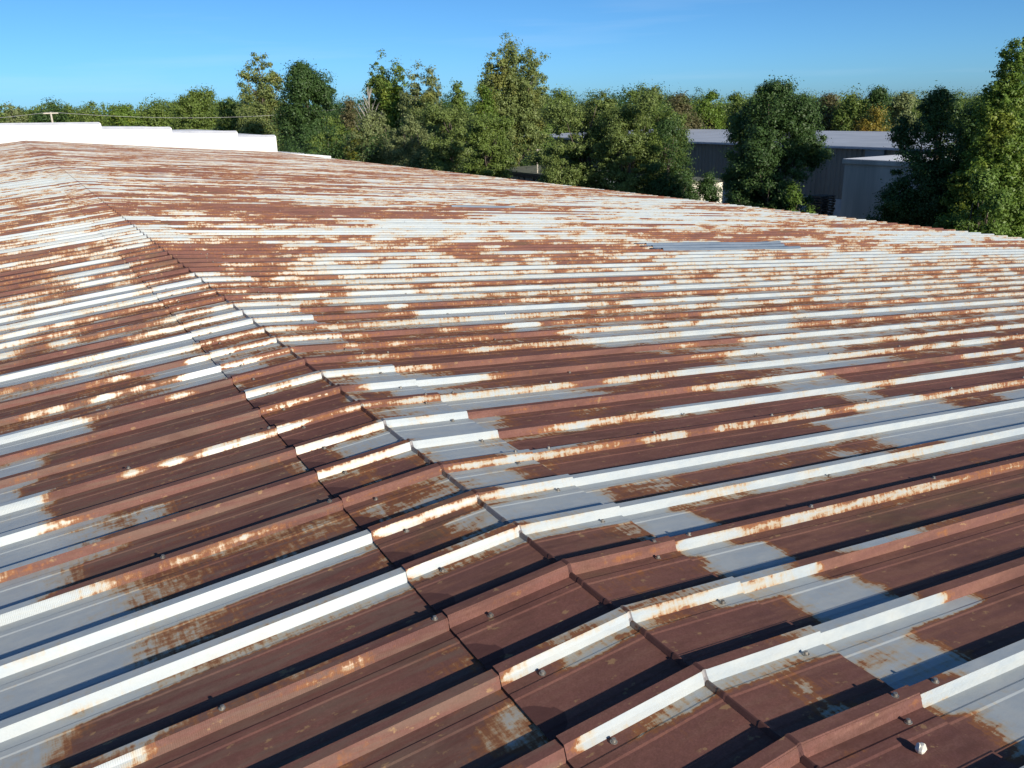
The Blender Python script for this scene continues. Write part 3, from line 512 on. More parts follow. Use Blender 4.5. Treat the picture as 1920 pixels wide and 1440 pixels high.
def sheet_mesh(name, side, k, xs, zoff=0, crease=False):
    sgn = -1 if side == 'L' else 1
    V = []; Q = []; A = []; LP = []; DK = []
    base = Y0+3*P*k
    rng = np.random.RandomState(1000+k*3+{'L': 0, 'R': 1, 'C': 2}[side])
    nx = len(xs)
    sag = (vnoise(xs*.9, np.full_like(xs, k*7.7), 20)-.5)*.004
    bump = np.zeros(nx)
    if crease: bump = np.interp(xs, [-.009, -.006, .001, .009], [0, 1, 1, 0])
    cache = {}
    def val(i, tr):
        if (i, tr) not in cache:
            s2 = side
            cache[(i, tr)] = rustval(s2, i, tr, xs)
        return cache[(i, tr)]
    n = 0
    for (ya, za, yb, zb, rj, tr, lp) in ST:
        i = 3*k+rj
        if tr == 'LU': va, vb = val(i, 'L'), val(i, 'U')
        else: va = vb = val(i, tr)
        if tr == 'F':       # edges of the near face flake first
            bo = (.27*np.minimum(1, .75+va) if side == 'C' else .15*np.minimum(1, .5+2.2*va)); va = va+(bo if za < -.03 else -.02 if not lp else 0); vb = vb+(bo*1.1 if zb > -.005 else -.02)
        elif tr == 'T' and zb == za:
            va = va+.14*np.minimum(1, .2+2*va)
        for (yy, zz, vv, e) in ((ya, za, va, 0), (yb, zb, vb, 1)):
            Z = -SL*np.abs(xs) + zz + zoff + sag*(1 if zz < -.02 else .4)
            if crease:
                Z = Z + bump*(.013 if zz < -.02 else .003)
                if zz >= -.02 and True: Z = Z + .0
            Yv = np.full(nx, base+yy) - (.002 if (lp or crease) and zz < 0 and tr == 'F' else 0)
            V.append(np.stack([xs, Yv, Z], 1)); A.append(vv+(vnoise(xs*5, np.full(nx, (base+yy)*61.3), 31)-.5)*.22)
            LP.append(np.full(nx, 1. if (lp and e == 1) or (rj == 3 and tr == 'F') else 0.) if rj in (0, 3) else np.zeros(nx))
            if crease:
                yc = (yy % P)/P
                DK.append(np.clip(1-((xs+.425)/.085)**2*.5-((yc-.42)/.27)**2*.5, 0, 1) if zz < -.02 else np.zeros(nx))  # dark half-ellipse in each pan at the cap's left edge
                DK[-1] = np.maximum(DK[-1], np.where((xs > -.0095) & (xs < .0012), .75, 0)); DK[-1] = np.maximum(DK[-1], np.where(xs < -.4195, .6, 0))  # shade of the crease wall and left edge, painted into the colour
        a = np.arange(nx-1)+n; bq = a+nx
        q = np.stack([a, a+1, bq+1, bq], 1)
        Q.append(q); n += 2*nx
    V = np.concatenate(V); Q = np.concatenate(Q)
    me = np_mesh(name, V, Q)
    for nm, arr in (('rust', A), ('lap', LP)) + ((('patch_and_shade', DK),) if crease else ()):
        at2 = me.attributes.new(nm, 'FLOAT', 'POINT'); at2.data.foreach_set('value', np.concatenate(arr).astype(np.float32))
    return me
W = empty('warehouse', (0, 0, -6.5))
tag(W, 'long low warehouse under a rust-streaked ribbed metal roof filling the foreground', 'warehouse')
def part(name, me, mat, lab=None):
    me.materials.append(mat); o = bpy.data.objects.new(name, me); C.objects.link(o); o.parent = W; o.matrix_parent_inverse = Matrix.Translation((0, 0, 6.5))
    if lab: o['label'] = lab
    return o
xr_near = np.concatenate([np.arange(.395, 6.5, .05), np.arange(6.5, EAVE, .15), [EAVE]])
xr_mid = np.concatenate([np.arange(.395, EAVE, .12), [EAVE]])
xl_near = -np.concatenate([np.arange(.395, 2.2, .03), np.arange(2.2, EAVE, .6), [EAVE]])[::-1]
xl_far = -np.concatenate([np.arange(.395, 2.2, .08), np.arange(2.2, EAVE, .8), [EAVE]])[::-1]
K0, K1 = -4, 74
far_r = []; 
def join_meshes(ms, name):
    Vs, Qs, at_ = [], [], {'rust': [], 'lap': []}; n = 0
    for m in ms:
        v = np.empty(len(m.vertices)*3, np.float32); m.vertices.foreach_get('co', v); q = np.empty(len(m.loops), np.int32); m.loops.foreach_get('vertex_index', q)
        Vs.append(v.reshape(-1, 3)); Qs.append(q.reshape(-1, 4)+n); n += len(m.vertices)
        for a in at_:
            t = np.empty(len(m.vertices), np.float32); m.attributes[a].data.foreach_get('value', t); at_[a].append(t)
    me = np_mesh(name, np.concatenate(Vs), np.concatenate(Qs))
    for a in at_:
        x = me.attributes.new(a, 'FLOAT', 'POINT'); x.data.foreach_set('value', np.concatenate(at_[a]))
    for m in ms: bpy.data.meshes.remove(m)
    return me
rest = []
for k in range(K0, K1):
    mr = sheet_mesh('roof_sheet', 'R', k, xr_near if k < 9 else xr_mid)
    ml = sheet_mesh('roof_sheet', 'L', k, xl_near if k < 12 else xl_far)
    if k < K0+50:
        part('roof_sheet', mr, M_ROOF); part('roof_sheet', ml, M_ROOF)
    else: rest += [mr, ml]
tag(part('roof_sheet', join_meshes(rest, 'roof_sheet'), M_ROOF), kind='stuff')
xc = np.array(sorted(set(np.round(np.concatenate([np.arange(-.42, .4201, .03), [-.418, -.412, -.0095, -.009, -.006, .001, .009]]), 4))))
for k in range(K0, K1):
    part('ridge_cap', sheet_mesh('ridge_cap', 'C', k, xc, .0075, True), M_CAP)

# screws with washers
def screw_mb():
    m = MB(); m.lathe([(.0095, 0), (.0095, .0018), (.0055, .0022), (.0055, .009), (.004, .0095)], seg=10); return m
sm = screw_mb(); sme = bpy.data.meshes.new('screw'); sme.from_pydata(sm.v, [], sm.f); sme.materials.append(M_STEEL)
SCR = []
for i in range(-6, 60):
    Yr = Y0+P*i
    for x in (-.305, .325): SCR.append((x, Yr-.034, -.024))
    if i % 3 == 0:
        for x in (.345,): SCR.append((x, Yr+.02, .0075))
        for x in [-.455, -1.06, -1.8] + [.507, 1.1, 1.85, 2.59, 3.35, 4.1, 4.85, 5.6, 6.35, 7.1]: SCR.append((x, Yr+.02, .0015))
    if i % 3 == 1:
        for x in (1.45, 2.98, 4.5, 6.0): SCR.append((x+.07*math.sin(i*3.7), Yr-.03, -.032))
rr = random.Random(5)
def vis(s):
    d = Vector((s[0]-CX, s[1], -SL*abs(s[0])-CZ)); z = d.dot(fw)
    return z > .5 and abs(d.dot(rt)/z*F_PX) < 1000 and abs(d.dot(up)/z*F_PX) < 760, z
L_ = sorted([(vis(s)[1], s) for s in SCR if vis(s)[0]])
for z, s in L_[:100]:
    o = bpy.data.objects.new('roof_screw', sme); C.objects.link(o); o.parent = W; o.matrix_parent_inverse = Matrix.Translation((0, 0, 6.5))
    o.location = (s[0]+rr.uniform(-.008, .008), s[1]+rr.uniform(-.003, .003), -SL*abs(s[0])+s[2])
    o.rotation_euler = (rr.uniform(-.12, .12), math.atan(SL)*(1 if s[0] > 0 else -1)+rr.uniform(-.08, .08), rr.uniform(0, 3))
mb = MB()
for z, s in L_[100:]:
    if z > 24: continue
    mb.lathe([(.0095, 0), (.0055, .0022), (.0055, .009)], (s[0], s[1], -SL*abs(s[0])+s[2]+6.5), 6)
me = bpy.data.meshes.new('roof_screw'); me.from_pydata(mb.v, [], mb.f); me.materials.append(M_STEEL)
o = bpy.data.objects.new('roof_screw', me); C.objects.link(o); o.parent = W; tag(o, kind='stuff')

# walls, gable trims, eave purlin under the sheets, replacement blue-grey sheets
YB = Y0+3*P*K0
ze = -SL*EAVE
mb = MB()
for x in (-EAVE+.25, EAVE-.45): mb.box(x, x+.2, YB+.3, YEND-.1, 0, 6.5+ze-.12)
mb.build('side_wall', M_WALL, W)
mb = MB()
for y in (YB+.1, YEND-.1):
    n = len(mb.v)
    for yy in (y, y+.18):
        mb.v += [(-EAVE+.25, yy, 0), (EAVE-.25, yy, 0), (EAVE-.25, yy, 6.5+ze-.08), (0, yy, 6.5-.10), (-EAVE+.25, yy, 6.5+ze-.08)]
    mb.f += [(n, n+1, n+2, n+3, n+4), (n+9, n+8, n+7, n+6, n+5)] + [(n+a, n+(a+1) % 5, n+5+(a+1) % 5, n+5+a) for a in range(5)]
mb.build('gable_wall', M_WALL, W)
mb = MB()
for sg in (-1, 1):
    for y0_, y1_ in ((YB-.02, YB+.0), (Y0+3*P*K1+.03, Y0+3*P*K1+.06)):
        n = len(mb.v)
        for yy in (y0_, y1_):
            mb.v += [(0, yy, 6.5+.02), (sg*EAVE, yy, 6.5+ze+.02), (sg*EAVE, yy, 6.5+ze-.16), (0, yy, 6.5-.16)]
        mb.f += [(n, n+1, n+2, n+3), (n+7, n+6, n+5, n+4)] + [(n+a, n+4+a, n+4+(a+1) % 4, n+(a+1) % 4) for a in range(4)]
mb.build('gable_trim', M_WALL, W)
def patch(x0, x1, i0, i1, lab, seed):
    """loose replacement sheets lying over the ribs, ends lifting"""
    rng = random.Random(seed)
    m = MB(); 
    for i in range(i0, i1):
        xa = x0 + rng.uniform(0, .5); xb = x1 - rng.uniform(0, .45)
        N_ = 26
        pr = [(-.014, -.028), (-.001, .006), (.035, .006), (.048, -.026), (.17, -.024), (.288, -.026)]
        nb_ = len(m.v)
        for a in range(N_+1):
            x = xa+(xb-xa)*a/N_
            t = a/N_
            lift = .008+.012*max(0, (t-.75)/.25)**2 + .003*math.sin(t*9+i)
            for yy, zz in pr: m.v.append((x, Y0+P*i+yy, -SL*x+zz+lift+6.5))
        for a in range(N_):
            for b_ in range(len(pr)-1):
                q = nb_+a*len(pr)+b_
                m.f.append((q, q+len(pr), q+len(pr)+1, q+1))
    o = m.build('patch_sheet', M_SHEET, W); o['label'] = lab
patch(6.3, 9.4, 27, 30, 'newer blue-grey sheets lifting at their ends', 3)
patch(6.4, 8.6, 51, 52, 'thin pale grey replacement sheet', 5)

# the loose stone lying on the ridge cap
rng = np.random.RandomState(4)
mb = MB(); mb.lathe([(.006, 0), (.0105, .004), (.0125, .010), (.011, .016), (.006, .021)], seg=9)
mb.v = [(x*1.25+rng.uniform(-.0016, .0016), y*.95+rng.uniform(-.0016, .0016), z+rng.uniform(-.0012, .0012)) for x, y, z in mb.v]
st = mb.build('stone', M_STONE); st.location = (.262, .915, -.0555+.0085); st.rotation_euler = (0, .09, .5)
tag(st, 'small pale broken stone lying loose on the rusty ridge cap', 'stone')
# ------------------------------------------------------------------ ground and yard
GZ = -6.5
mb = MB(); mb.quad((-3000, -3000, GZ), (3000, -3000, GZ), (3000, 3000, GZ), (-3000, 3000, GZ))
tag(mb.build('ground', M_GROUND), kind='structure')
mb = MB(); mb.quad((17.6, -20, GZ+.02), (46.4, -20, GZ+.02), (46.4, 66, GZ+.02), (17.6, 66, GZ+.02))
tag(mb.build('yard', M_YARD), kind='structure')

# white stepped gable of the building behind the ridge's far end
wb = empty('white_building', (8, 69.6, GZ))
tag(wb, 'bright white building with a stepped parapet beyond the far end of the rusty roof', 'building')
steps = [(-22, 4.9, 1.30, 1.03), (4.9, 9.62, .70, .56), (9.62, 14.36, .22, .13), (14.36, 17.28, -.22, -.28)]
for x0, x1, za, zb in steps:
    m = MB(); n = 0
    y0_, y1_ = 69.6, 86
    bev = .07
    def zt(x): return za+(zb-za)*(x-x0)/(x1-x0) if x0 > -20 else zb+(4.9-x)*.0168
    xs = [x0, x1-bev, x1]
    zz = [zt(x0), zt(x1-bev), zb-bev*1.2]
    pr = [(x0, GZ)]+list(zip(xs, zz))+[(x1, GZ)]
    m.v = [(x-8, 0, z-GZ) for x, z in pr]+[(x-8, y1_-y0_, z-GZ) for x, z in pr]
    k = len(pr)
    m.f = [tuple(range(k)), tuple(range(2*k-1, k-1, -1))]+[(a, k+a, k+(a+1) % k, (a+1) % k)[::-1] for a in range(k)]
    m.build('wall', M_WHITE, wb)
    c = MB()
    c.v = []
    for (xa, xb) in ((x0+.003, x1-bev-.02),):
        n = len(c.v)
        for yy in (-.05, .45):
            for zo in (-.09, .05):
                c.v += [(xa-8, yy, zt(xa)+zo-GZ), (xb-8, yy, zt(xb)+zo-GZ)]
        c.f += [(n+0, n+1, n+3, n+2), (n+4, n+6, n+7, n+5), (n+2, n+3, n+7, n+6), (n+0, n+4, n+5, n+1), (n, n+2, n+6, n+4), (n+1, n+5, n+7, n+3)]
    c.build('coping', M_COPING, wb)
m = MB(); n = 0
pr = [(17.283, GZ), (17.283, -1.60), (21.6, -2.05), (21.6, GZ)]
m.v = [(x-8, 0, z-GZ) for x, z in pr]+[(x-8, 9, z-GZ) for x, z in pr]
m.f = [(0, 1, 2, 3), (7, 6, 5, 4)]+[(a, (a+1) % 4, 4+(a+1) % 4, 4+a)[::-1] for a in range(4)]
m.build('annex', M_WHITE, wb)

# corrugated shed behind the trees
X0, YA, YBB, ZT = 46.5, 18, 84, -1.55
cb = empty('corrugated_shed', (X0, 50, GZ)); tag(cb, 'long dark corrugated industrial shed with a flat blue-grey metal roof behind the trees', 'building')
m = MB(); pr = []
y = YA
while y < YBB:
    pr += [(0, y), (0, y+.16), (.05, y+.20), (.05, y+.36)]; y += .40
zb_, zt_ = GZ+1.5, ZT-.15
for a in range(len(pr)-1):
    m.quad((pr[a][0], pr[a][1]-50, zb_-GZ), (pr[a][0], pr[a][1]-50, zt_-GZ), (pr[a+1][0], pr[a+1][1]-50, zt_-GZ), (pr[a+1][0], pr[a+1][1]-50, zb_-GZ))
m.build('wall', M_DARKWALL, cb)
m = MB(); m.box(-.12, .05, YA-50, YBB-50, 0, 1.5); m.build('plinth', M_PLINTH, cb)
m = MB(); m.box(.08, 20, YA-50+.1, YBB-50-.1, .1, zt_-GZ-.02); m.build('inner_wall', M_DARKWALL, cb)
m = MB()
for ya, yb in ((YA, 41.6), (41.6, 58), (58, YBB)):
    n = len(m.v); zz = {YA: 0, 41.6: .0, 58: .0}[ya]
    m.v += [(-.25, ya-50, 4.95), (21, ya-50, 5.02), (21, yb-50, 5.02), (-.25, yb-50, 4.95), (-.25, ya-50, 4.83), (21, ya-50, 4.83), (21, yb-50, 4.83), (-.25, yb-50, 4.83)]
    m.f += [(n, n+1, n+2, n+3), (n+7, n+6, n+5, n+4), (n, n+3, n+7, n+4), (n+1, n+5, n+6, n+2)]
m.build('roof', M_GREYROOF, cb)
m = MB(); m.box(-.37, -.26, YA-50, YBB-50, 4.80, 4.92); m.build('gutter', M_COPING, cb)
m = MB(); m.box(-.16, -.01, 36.2-50, 37.6-50, 1.6, 4.78); m.build('downpipe_panel', M_SHEET, cb)
m = MB(); m.box(8, 12, 33-50, 37-50, 5.03, 5.3); m.build('roof_vent', M_CREAM, cb)

# concrete box building
kb = empty('concrete_building', (36, 20, GZ)); tag(kb, 'plain grey concrete building with streaked wall and flat white roof between two dark trees', 'building')
m = MB(); m.box(0, 5.6, -9, 10.6, 0, 4.72); m.build('wall', M_CONC, kb)
m = MB(); m.box(-.10, 5.7, -9.1, 10.7, 4.723, 4.93); m.build('roof_edge', M_CONC, kb)
m = MB(); m.box(-.07, 5.67, -9.07, 10.67, 4.933, 4.96); m.build('roof', M_PALEROOF, kb)

# low flat-roofed shed with scrawled wall
gb = empty('scrawled_shed', (33, 58, GZ)); tag(gb, 'low flat-roofed outbuilding with scrawled pale wall and mossy roof, seen past the tall olive poplar', 'shed')
m = MB(); m.box(0, 5.5, -4.5, 6, 0, 2.75); m.build('wall', M_GRAF, gb)
m = MB(); m.box(-.25, 5.7, -4.7, 6.2, 2.753, 3.0); m.build('fascia', M_TIMBER, gb)
m = MB(); m.box(-.2, 5.65, -4.65, 6.15, 3.003, 3.1); m.build('roof', M_MOSS, gb)

# cream shed glimpsed through leaves
p = at(1333, 52); 
s2 = empty('cream_shed', (p.x, p.y, GZ)); tag(s2, 'small cream board-sided shed in sun glimpsed through the leaves below the large dark tree', 'shed')
m = MB(); m.box(-1.3, 1.3, 0, 2.4, 0, 3.1); m.build('wall', M_CREAM, s2)
m = MB(); m.box(-1.5, 1.5, -.15, 2.6, 3.103, 3.22); m.build('roof', M_MOSS, s2)

# stack of pallets beside the concrete building
p = at(1556, 49); rr = random.Random(3); first = None
for k in range(17):
    if first is None:
        first = empty('pallet', (p.x, p.y, GZ+.02)); 
        m = MB()
        for a in range(6): m.box(-.6, .6, -.5+a*.18, -.4+a*.18, .10, .122)
        for a in range(3): m.box(-.6, .6, -.5+a*.45, -.4+a*.45, 0, .02)
        m.build('deck_boards', M_TIMBER, first)
        m = MB()
        for a in (-.6, -.05, .5): m.box(a, a+.1, -.5, .5, .022, .098)
        m.build('stringers', M_TIMBER, first)
        o = first
    else:
        o = first.copy(); C.objects.link(o)
        for ch in first.children:
            c = ch.copy(); C.objects.link(c); c.parent = o
        o.location = (p.x+rr.uniform(-.05, .05), p.y+rr.uniform(-.05, .05), GZ+.02+.145*k)
    o.rotation_euler.z = rr.uniform(-.06, .06)
    tag(o, 'dark weathered timber pallet in the stack at the left end of the concrete building', 'pallet', 'pallets stacked beside the concrete building')

# utility pole and wires beyond the white building
p = at(93, 96)
zt_p = CZ + (226-218)/F_PX*96 + .25
up_ = empty('utility_pole', (p.x, p.y, GZ)); tag(up_, 'pale timber utility pole rising behind the white parapet', 'utility pole')
m = MB(); m.tube([(0, 0, 0), (0, 0, zt_p-GZ)], [.14, .10]); m.build('pole', M_POLE, up_)
m = MB(); m.box(-.75, .75, -.06, .06, zt_p-GZ-.16, zt_p-GZ-.04); m.build('crossarm', M_POLE, up_)
for sg, lab in ((-1, 'thin overhead wire sagging to the left of the utility pole'), (1, 'thin overhead wire sagging to the right of the utility pole')):
    a = Vector((p.x, p.y, zt_p+.03)); b_ = Vector((p.x+sg*38, p.y+4, zt_p-.1)); pts = []
    for t in range(17):
        q = a.lerp(b_, t/16); q.z -= 4*1.0*(t/16)*(1-t/16); pts.append(q)
    m = MB(); m.tube(pts, .022, 5); tag(m.build('overhead_wire', M_WIRE), lab, 'wire')

# lamp post beside the scrawled shed
p = at(1006, 63)
lp = empty('lamp_post', (p.x, p.y, GZ)); tag(lp, 'slim pale lamp post with round white globe beside the low scrawled shed', 'lamp post')
hz = CZ+(201-277)/F_PX*63-GZ
m = MB(); m.tube([(0, 0, 0), (0, 0, hz)], [.06, .045]); m.tube([(0, 0, hz-.1), (.25*.87, -.12, hz-.05), (.45*.87, -.22, hz-.12)], .03); m.build('pole', M_POLE, lp)
m = MB(); m.lathe([(.0, -.15), (.09, -.12), (.15, 0), (.10, .11), (0, .15)], (.45*.87, -.22, hz-.27), 14); m.build('lamp_globe', M_GLOBE, lp, True)

# ------------------------------------------------------------------ vegetation
def leafmat(name, c1, c2, c3=None):
    m, nt, b = newmat(name)
    g = N(nt, 'ShaderNodeNewGeometry')
    pos = g.outputs['Position']
    f = g.outputs['Random Per Island']
    big = noise(nt, pos, .55, 3, .5)
    col = mixc(nt, f, c1, c2)
    if c3: col = mixc(nt, sstep(nt, big, .52, .66), col, c3)
    col = mixc(nt, math_(nt, 'MULTIPLY', sstep(nt, noise(nt, pos, 1.6, 2, .5, None, (3, 3, 3)), .35, .7), .35), col, tuple(x*.6 for x in c1))
    nt.links.new(col, b.inputs['Base Color']); b.inputs['Roughness'].default_value = .5; b.inputs['Specular IOR Level'].default_value = .35
    tr = N(nt, 'ShaderNodeBsdfTranslucent'); nt.links.new(col, tr.inputs[0])
    mx = N(nt, 'ShaderNodeMixShader'); mx.inputs[0].default_value = .33
    nt.links.new(b.outputs[0], mx.inputs[1]); nt.links.new(tr.outputs[0], mx.inputs[2])
    nt.links.new(mx.outputs[0], nt.nodes['Material Output'].inputs[0])
    return m
LM = {'dark': leafmat('dark_leaves', (.045, .095, .026), (.085, .15, .04)),
      'mid': leafmat('mid_green_leaves', (.115, .18, .035), (.20, .265, .06)),
      'feather': leafmat('feathery_leaves', (.125, .18, .045), (.225, .285, .08)),
      'olive': leafmat('olive_leaves', (.15, .20, .055), (.25, .30, .10), (.24, .25, .06)),
      'pale': leafmat('pale_olive_leaves', (.17, .21, .075), (.27, .31, .13)),
      'lime': leafmat('yellow_green_leaves', (.10, .18, .025), (.19, .28, .045), (.23, .28, .04)),
      'yellow': leafmat('yellow_leaves', (.17, .20, .03), (.28, .26, .04)),
      'orange': leafmat('orange_leaves', (.26, .19, .03), (.26, .24, .04), (.32, .19, .03)),
      'brown': leafmat('brownish_leaves', (.13, .12, .05), (.19, .17, .08), (.11, .14, .045)),
      'bright': leafmat('bright_green_leaves', (.10, .18, .03), (.19, .28, .055))}
def crown_mesh(name, rng, lobes, nclump, nleaf, leaf, cr_, shell=2.4, squash=.75, tuft=0.):
    """leaf cards gathered in clumps through the volume of a few ellipsoid lobes (cx,cy,cz,rx,ry,rz)"""
    L = np.array(lobes, float); vol = (L[:, 3]*L[:, 4]*L[:, 5])**.5; vol /= vol.sum()
    li = rng.choice(len(L), nclump, p=vol)
    d = rng.normal(size=(nclump, 3)); d /= np.linalg.norm(d, axis=1)[:, None]
    rad = rng.uniform(size=nclump)**(1/shell)
    cc = L[li, :3] + d*rad[:, None]*L[li, 3:]
    csize = cr_*rng.uniform(.4, 1.5, nclump)
    # leaves
    nl = rng.poisson(nleaf, nclump).clip(4)
    ci = np.repeat(np.arange(nclump), nl); n = len(ci)
    e = rng.normal(size=(n, 3)); e /= np.linalg.norm(e, axis=1)[:, None]
    rr_ = rng.uniform(size=n)**.55
    off = e*rr_[:, None]*csize[ci][:, None]; off[:, 2] *= squash
    if tuft: off += d[ci]*(rng.uniform(size=n)**2)[:, None]*tuft*csize[ci][:, None]
    off *= np.where(rng.uniform(size=n) < .25, rng.uniform(1.05, 1.55, n), 1)[:, None]
    pos = cc[ci]+off
    nrm = e*1.0 + d[ci]*.6 + rng.normal(size=(n, 3))*.6 + np.array([0, 0, .35]); nrm /= np.linalg.norm(nrm, axis=1)[:, None]
    t = np.cross(nrm, rng.normal(size=(n, 3))); t /= np.linalg.norm(t, axis=1)[:, None]
    b = np.cross(nrm, t)
    s = leaf*rng.uniform(.6, 1.35, n)[:, None]
    V = np.empty((n, 4, 3))
    V[:, 0] = pos-t*s; V[:, 1] = pos+b*s*.5-nrm*s*.12; V[:, 2] = pos+t*s; V[:, 3] = pos-b*s*.5-nrm*s*.12
    return np_mesh(name, V.reshape(-1, 3), np.arange(n*4).reshape(-1, 4)), cc, csize
def tree(name, px, ytop, wpx, depth, kind, pal, label, seed, group=None, dens=1., low=.12, leaf=None, py_hor=None):
    rng = np.random.RandomState(seed)
    base = at(px, depth); base.z = GZ
    top = at(px, depth, py=ytop).z
    H = top-GZ; Wd = wpx/F_PX*depth/2
    t = empty(name, base); t.rotation_euler.z = rng.uniform(0, 6.28) if kind in ('round', 'feather') else 0
    tag(t, label, 'tree' if 'shrub' not in name and 'bush' not in name else 'shrub', group)
    zb = H*low
    vis_ = Vector((rt.x, rt.y, 0)).normalized()
    def P3(a, b, z): return (vis_.x*a-vis_.y*b, vis_.y*a+vis_.x*b, z)
    lobes = []
    if kind == 'round':
        lobes.append((0, 0, zb+(H-zb)*.52, Wd*.86, Wd*.86, (H-zb)*.44))
        for k in range(9):
            a = rng.uniform(0, 6.28); r = Wd*rng.uniform(.35, .72); z = zb+(H-zb)*rng.uniform(.25, .84)
            q = rng.uniform(.26, .42)
            lobes.append((math.cos(a)*r, math.sin(a)*r, min(z, H-Wd*q), Wd*q, Wd*q, Wd*q*1.05))
        lobes.append((Wd*.1, 0, H-Wd*.35, Wd*.3, Wd*.3, Wd*.35))
    elif kind == 'poplar':
        ns = 7
        for k in range(ns):
            a = (-.68+1.36*k/(ns-1))*Wd + rng.uniform(-.1, .1)*Wd
            hh = H*(1-.16*abs(a/Wd)**2)*rng.uniform(.88, .99)
            if k == ns//2: hh = H
            b_ = rng.uniform(-.4, .4)*Wd
            for q in range(4):          # a column of overlapping lobes narrowing to the tip
                f = q/3; zc = H*.42+(hh-H*.42)*(.05+.86*f); w_ = Wd*(.42-.13*f)
                lobes.append((*P3(a, b_, zc), w_, w_, (hh-H*.42)*.25+.1))
        lobes.append((0, 0, zb+(H-zb)*.42, Wd*.88, Wd*.8, (H-zb)*.40))
        lobes.append((0, 0, zb+(H-zb)*.64, Wd*.84, Wd*.6, (H-zb)*.27))
    elif kind == 'feather':
        lobes.append((0, 0, zb+(H-zb)*.45, Wd*.82, Wd*.8, (H-zb)*.43))
        for k in range(16):
            a = rng.uniform(0, 6.28); r = Wd*rng.uniform(.3, .85); z = H*rng.uniform(.35, .93)
            lobes.append((math.cos(a)*r, math.sin(a)*r, z, Wd*.24, Wd*.24, Wd*.16))
    elif kind == 'shrub':
        for k in range(9):
            a = rng.uniform(-.7, .7)*Wd; hh = H*rng.uniform(.62, .95)*(1-.25*abs(a/Wd)); q = Wd*rng.uniform(.28, .42)
            lobes.append((*P3(a, rng.uniform(-.6, .6)*Wd, hh-q*1.1), q, q, q*1.15))
        lobes.append((0, 0, H*.42, Wd*.85, Wd*.8, H*.42))
        lobes.append((0, 0, H-Wd*.35, Wd*.3, Wd*.3, Wd*.35))
    elif kind == 'spire':
        if depth < 40: lobes.append((0, 0, H*.38, Wd*.8, Wd*.7, H*.36))
        for k in range(8):
            f = k/7; q = Wd*(1-.82*f)
            lobes.append((*P3(rng.uniform(-.12, .12)*Wd, 0, zb+(H-zb)*(f*.93)), q*.9+.15, q*.9+.15, (H-zb)*.11))
    leaf = leaf or max(.05, .00125*depth)
    crs = {'round': 13, 'poplar': 9, 'feather': 10, 'shrub': 10, 'spire': 8}[kind]/F_PX*depth
    if depth < 50: crs *= 1.15
    area = Wd*2*(H-zb)*.8
    nc = int(max(50, area/(crs*crs)*2.0*dens))
    nle = 7.5*dens*area/(leaf*leaf)/nc
    me, cc, cs = crown_mesh('crown', rng, lobes, nc, nle, leaf, crs, 2.6, {'feather': .55}.get(kind, .8), {'poplar': .5, 'feather': .9, 'spire': .6}.get(kind, .3))
    link('crown', me, t, LM[pal])
    # trunk and limbs
    m = MB(); r0_ = .035*H*.6
    nst = {'poplar': 3, 'shrub': 4, 'feather': 3}.get(kind, 1)
    for k in range(nst):
        o = (rng.uniform(-.25, .25)*Wd*.6, rng.uniform(-.25, .25)*Wd*.6) if nst > 1 else (0, 0)
        o2 = (o[0]*2.6, o[1]*2.6)
        m.tube([(o[0]*.3, o[1]*.3, 0), (o[0], o[1], H*.3), (o2[0]*.9, o2[1]*.9, H*.58), (o2[0]*.8, o2[1]*.8, H*.80)], [r0_, r0_*.75, r0_*.4, r0_*.12], 7)
    idx = rng.choice(len(cc), min(26, len(cc)), replace=False)
    for j in idx:
        c = cc[j]; zs = max(H*.15, c[2]-rng.uniform(.2, .35)*H); s0 = np.array([0, 0, zs])
        mid = s0*.45+c*.55+np.array([0, 0, -.03*H])
        m.tube([s0, mid, c], [r0_*.32, r0_*.18, r0_*.05], 5)
    m.build('trunk', M_BARK, t, True)
    return t
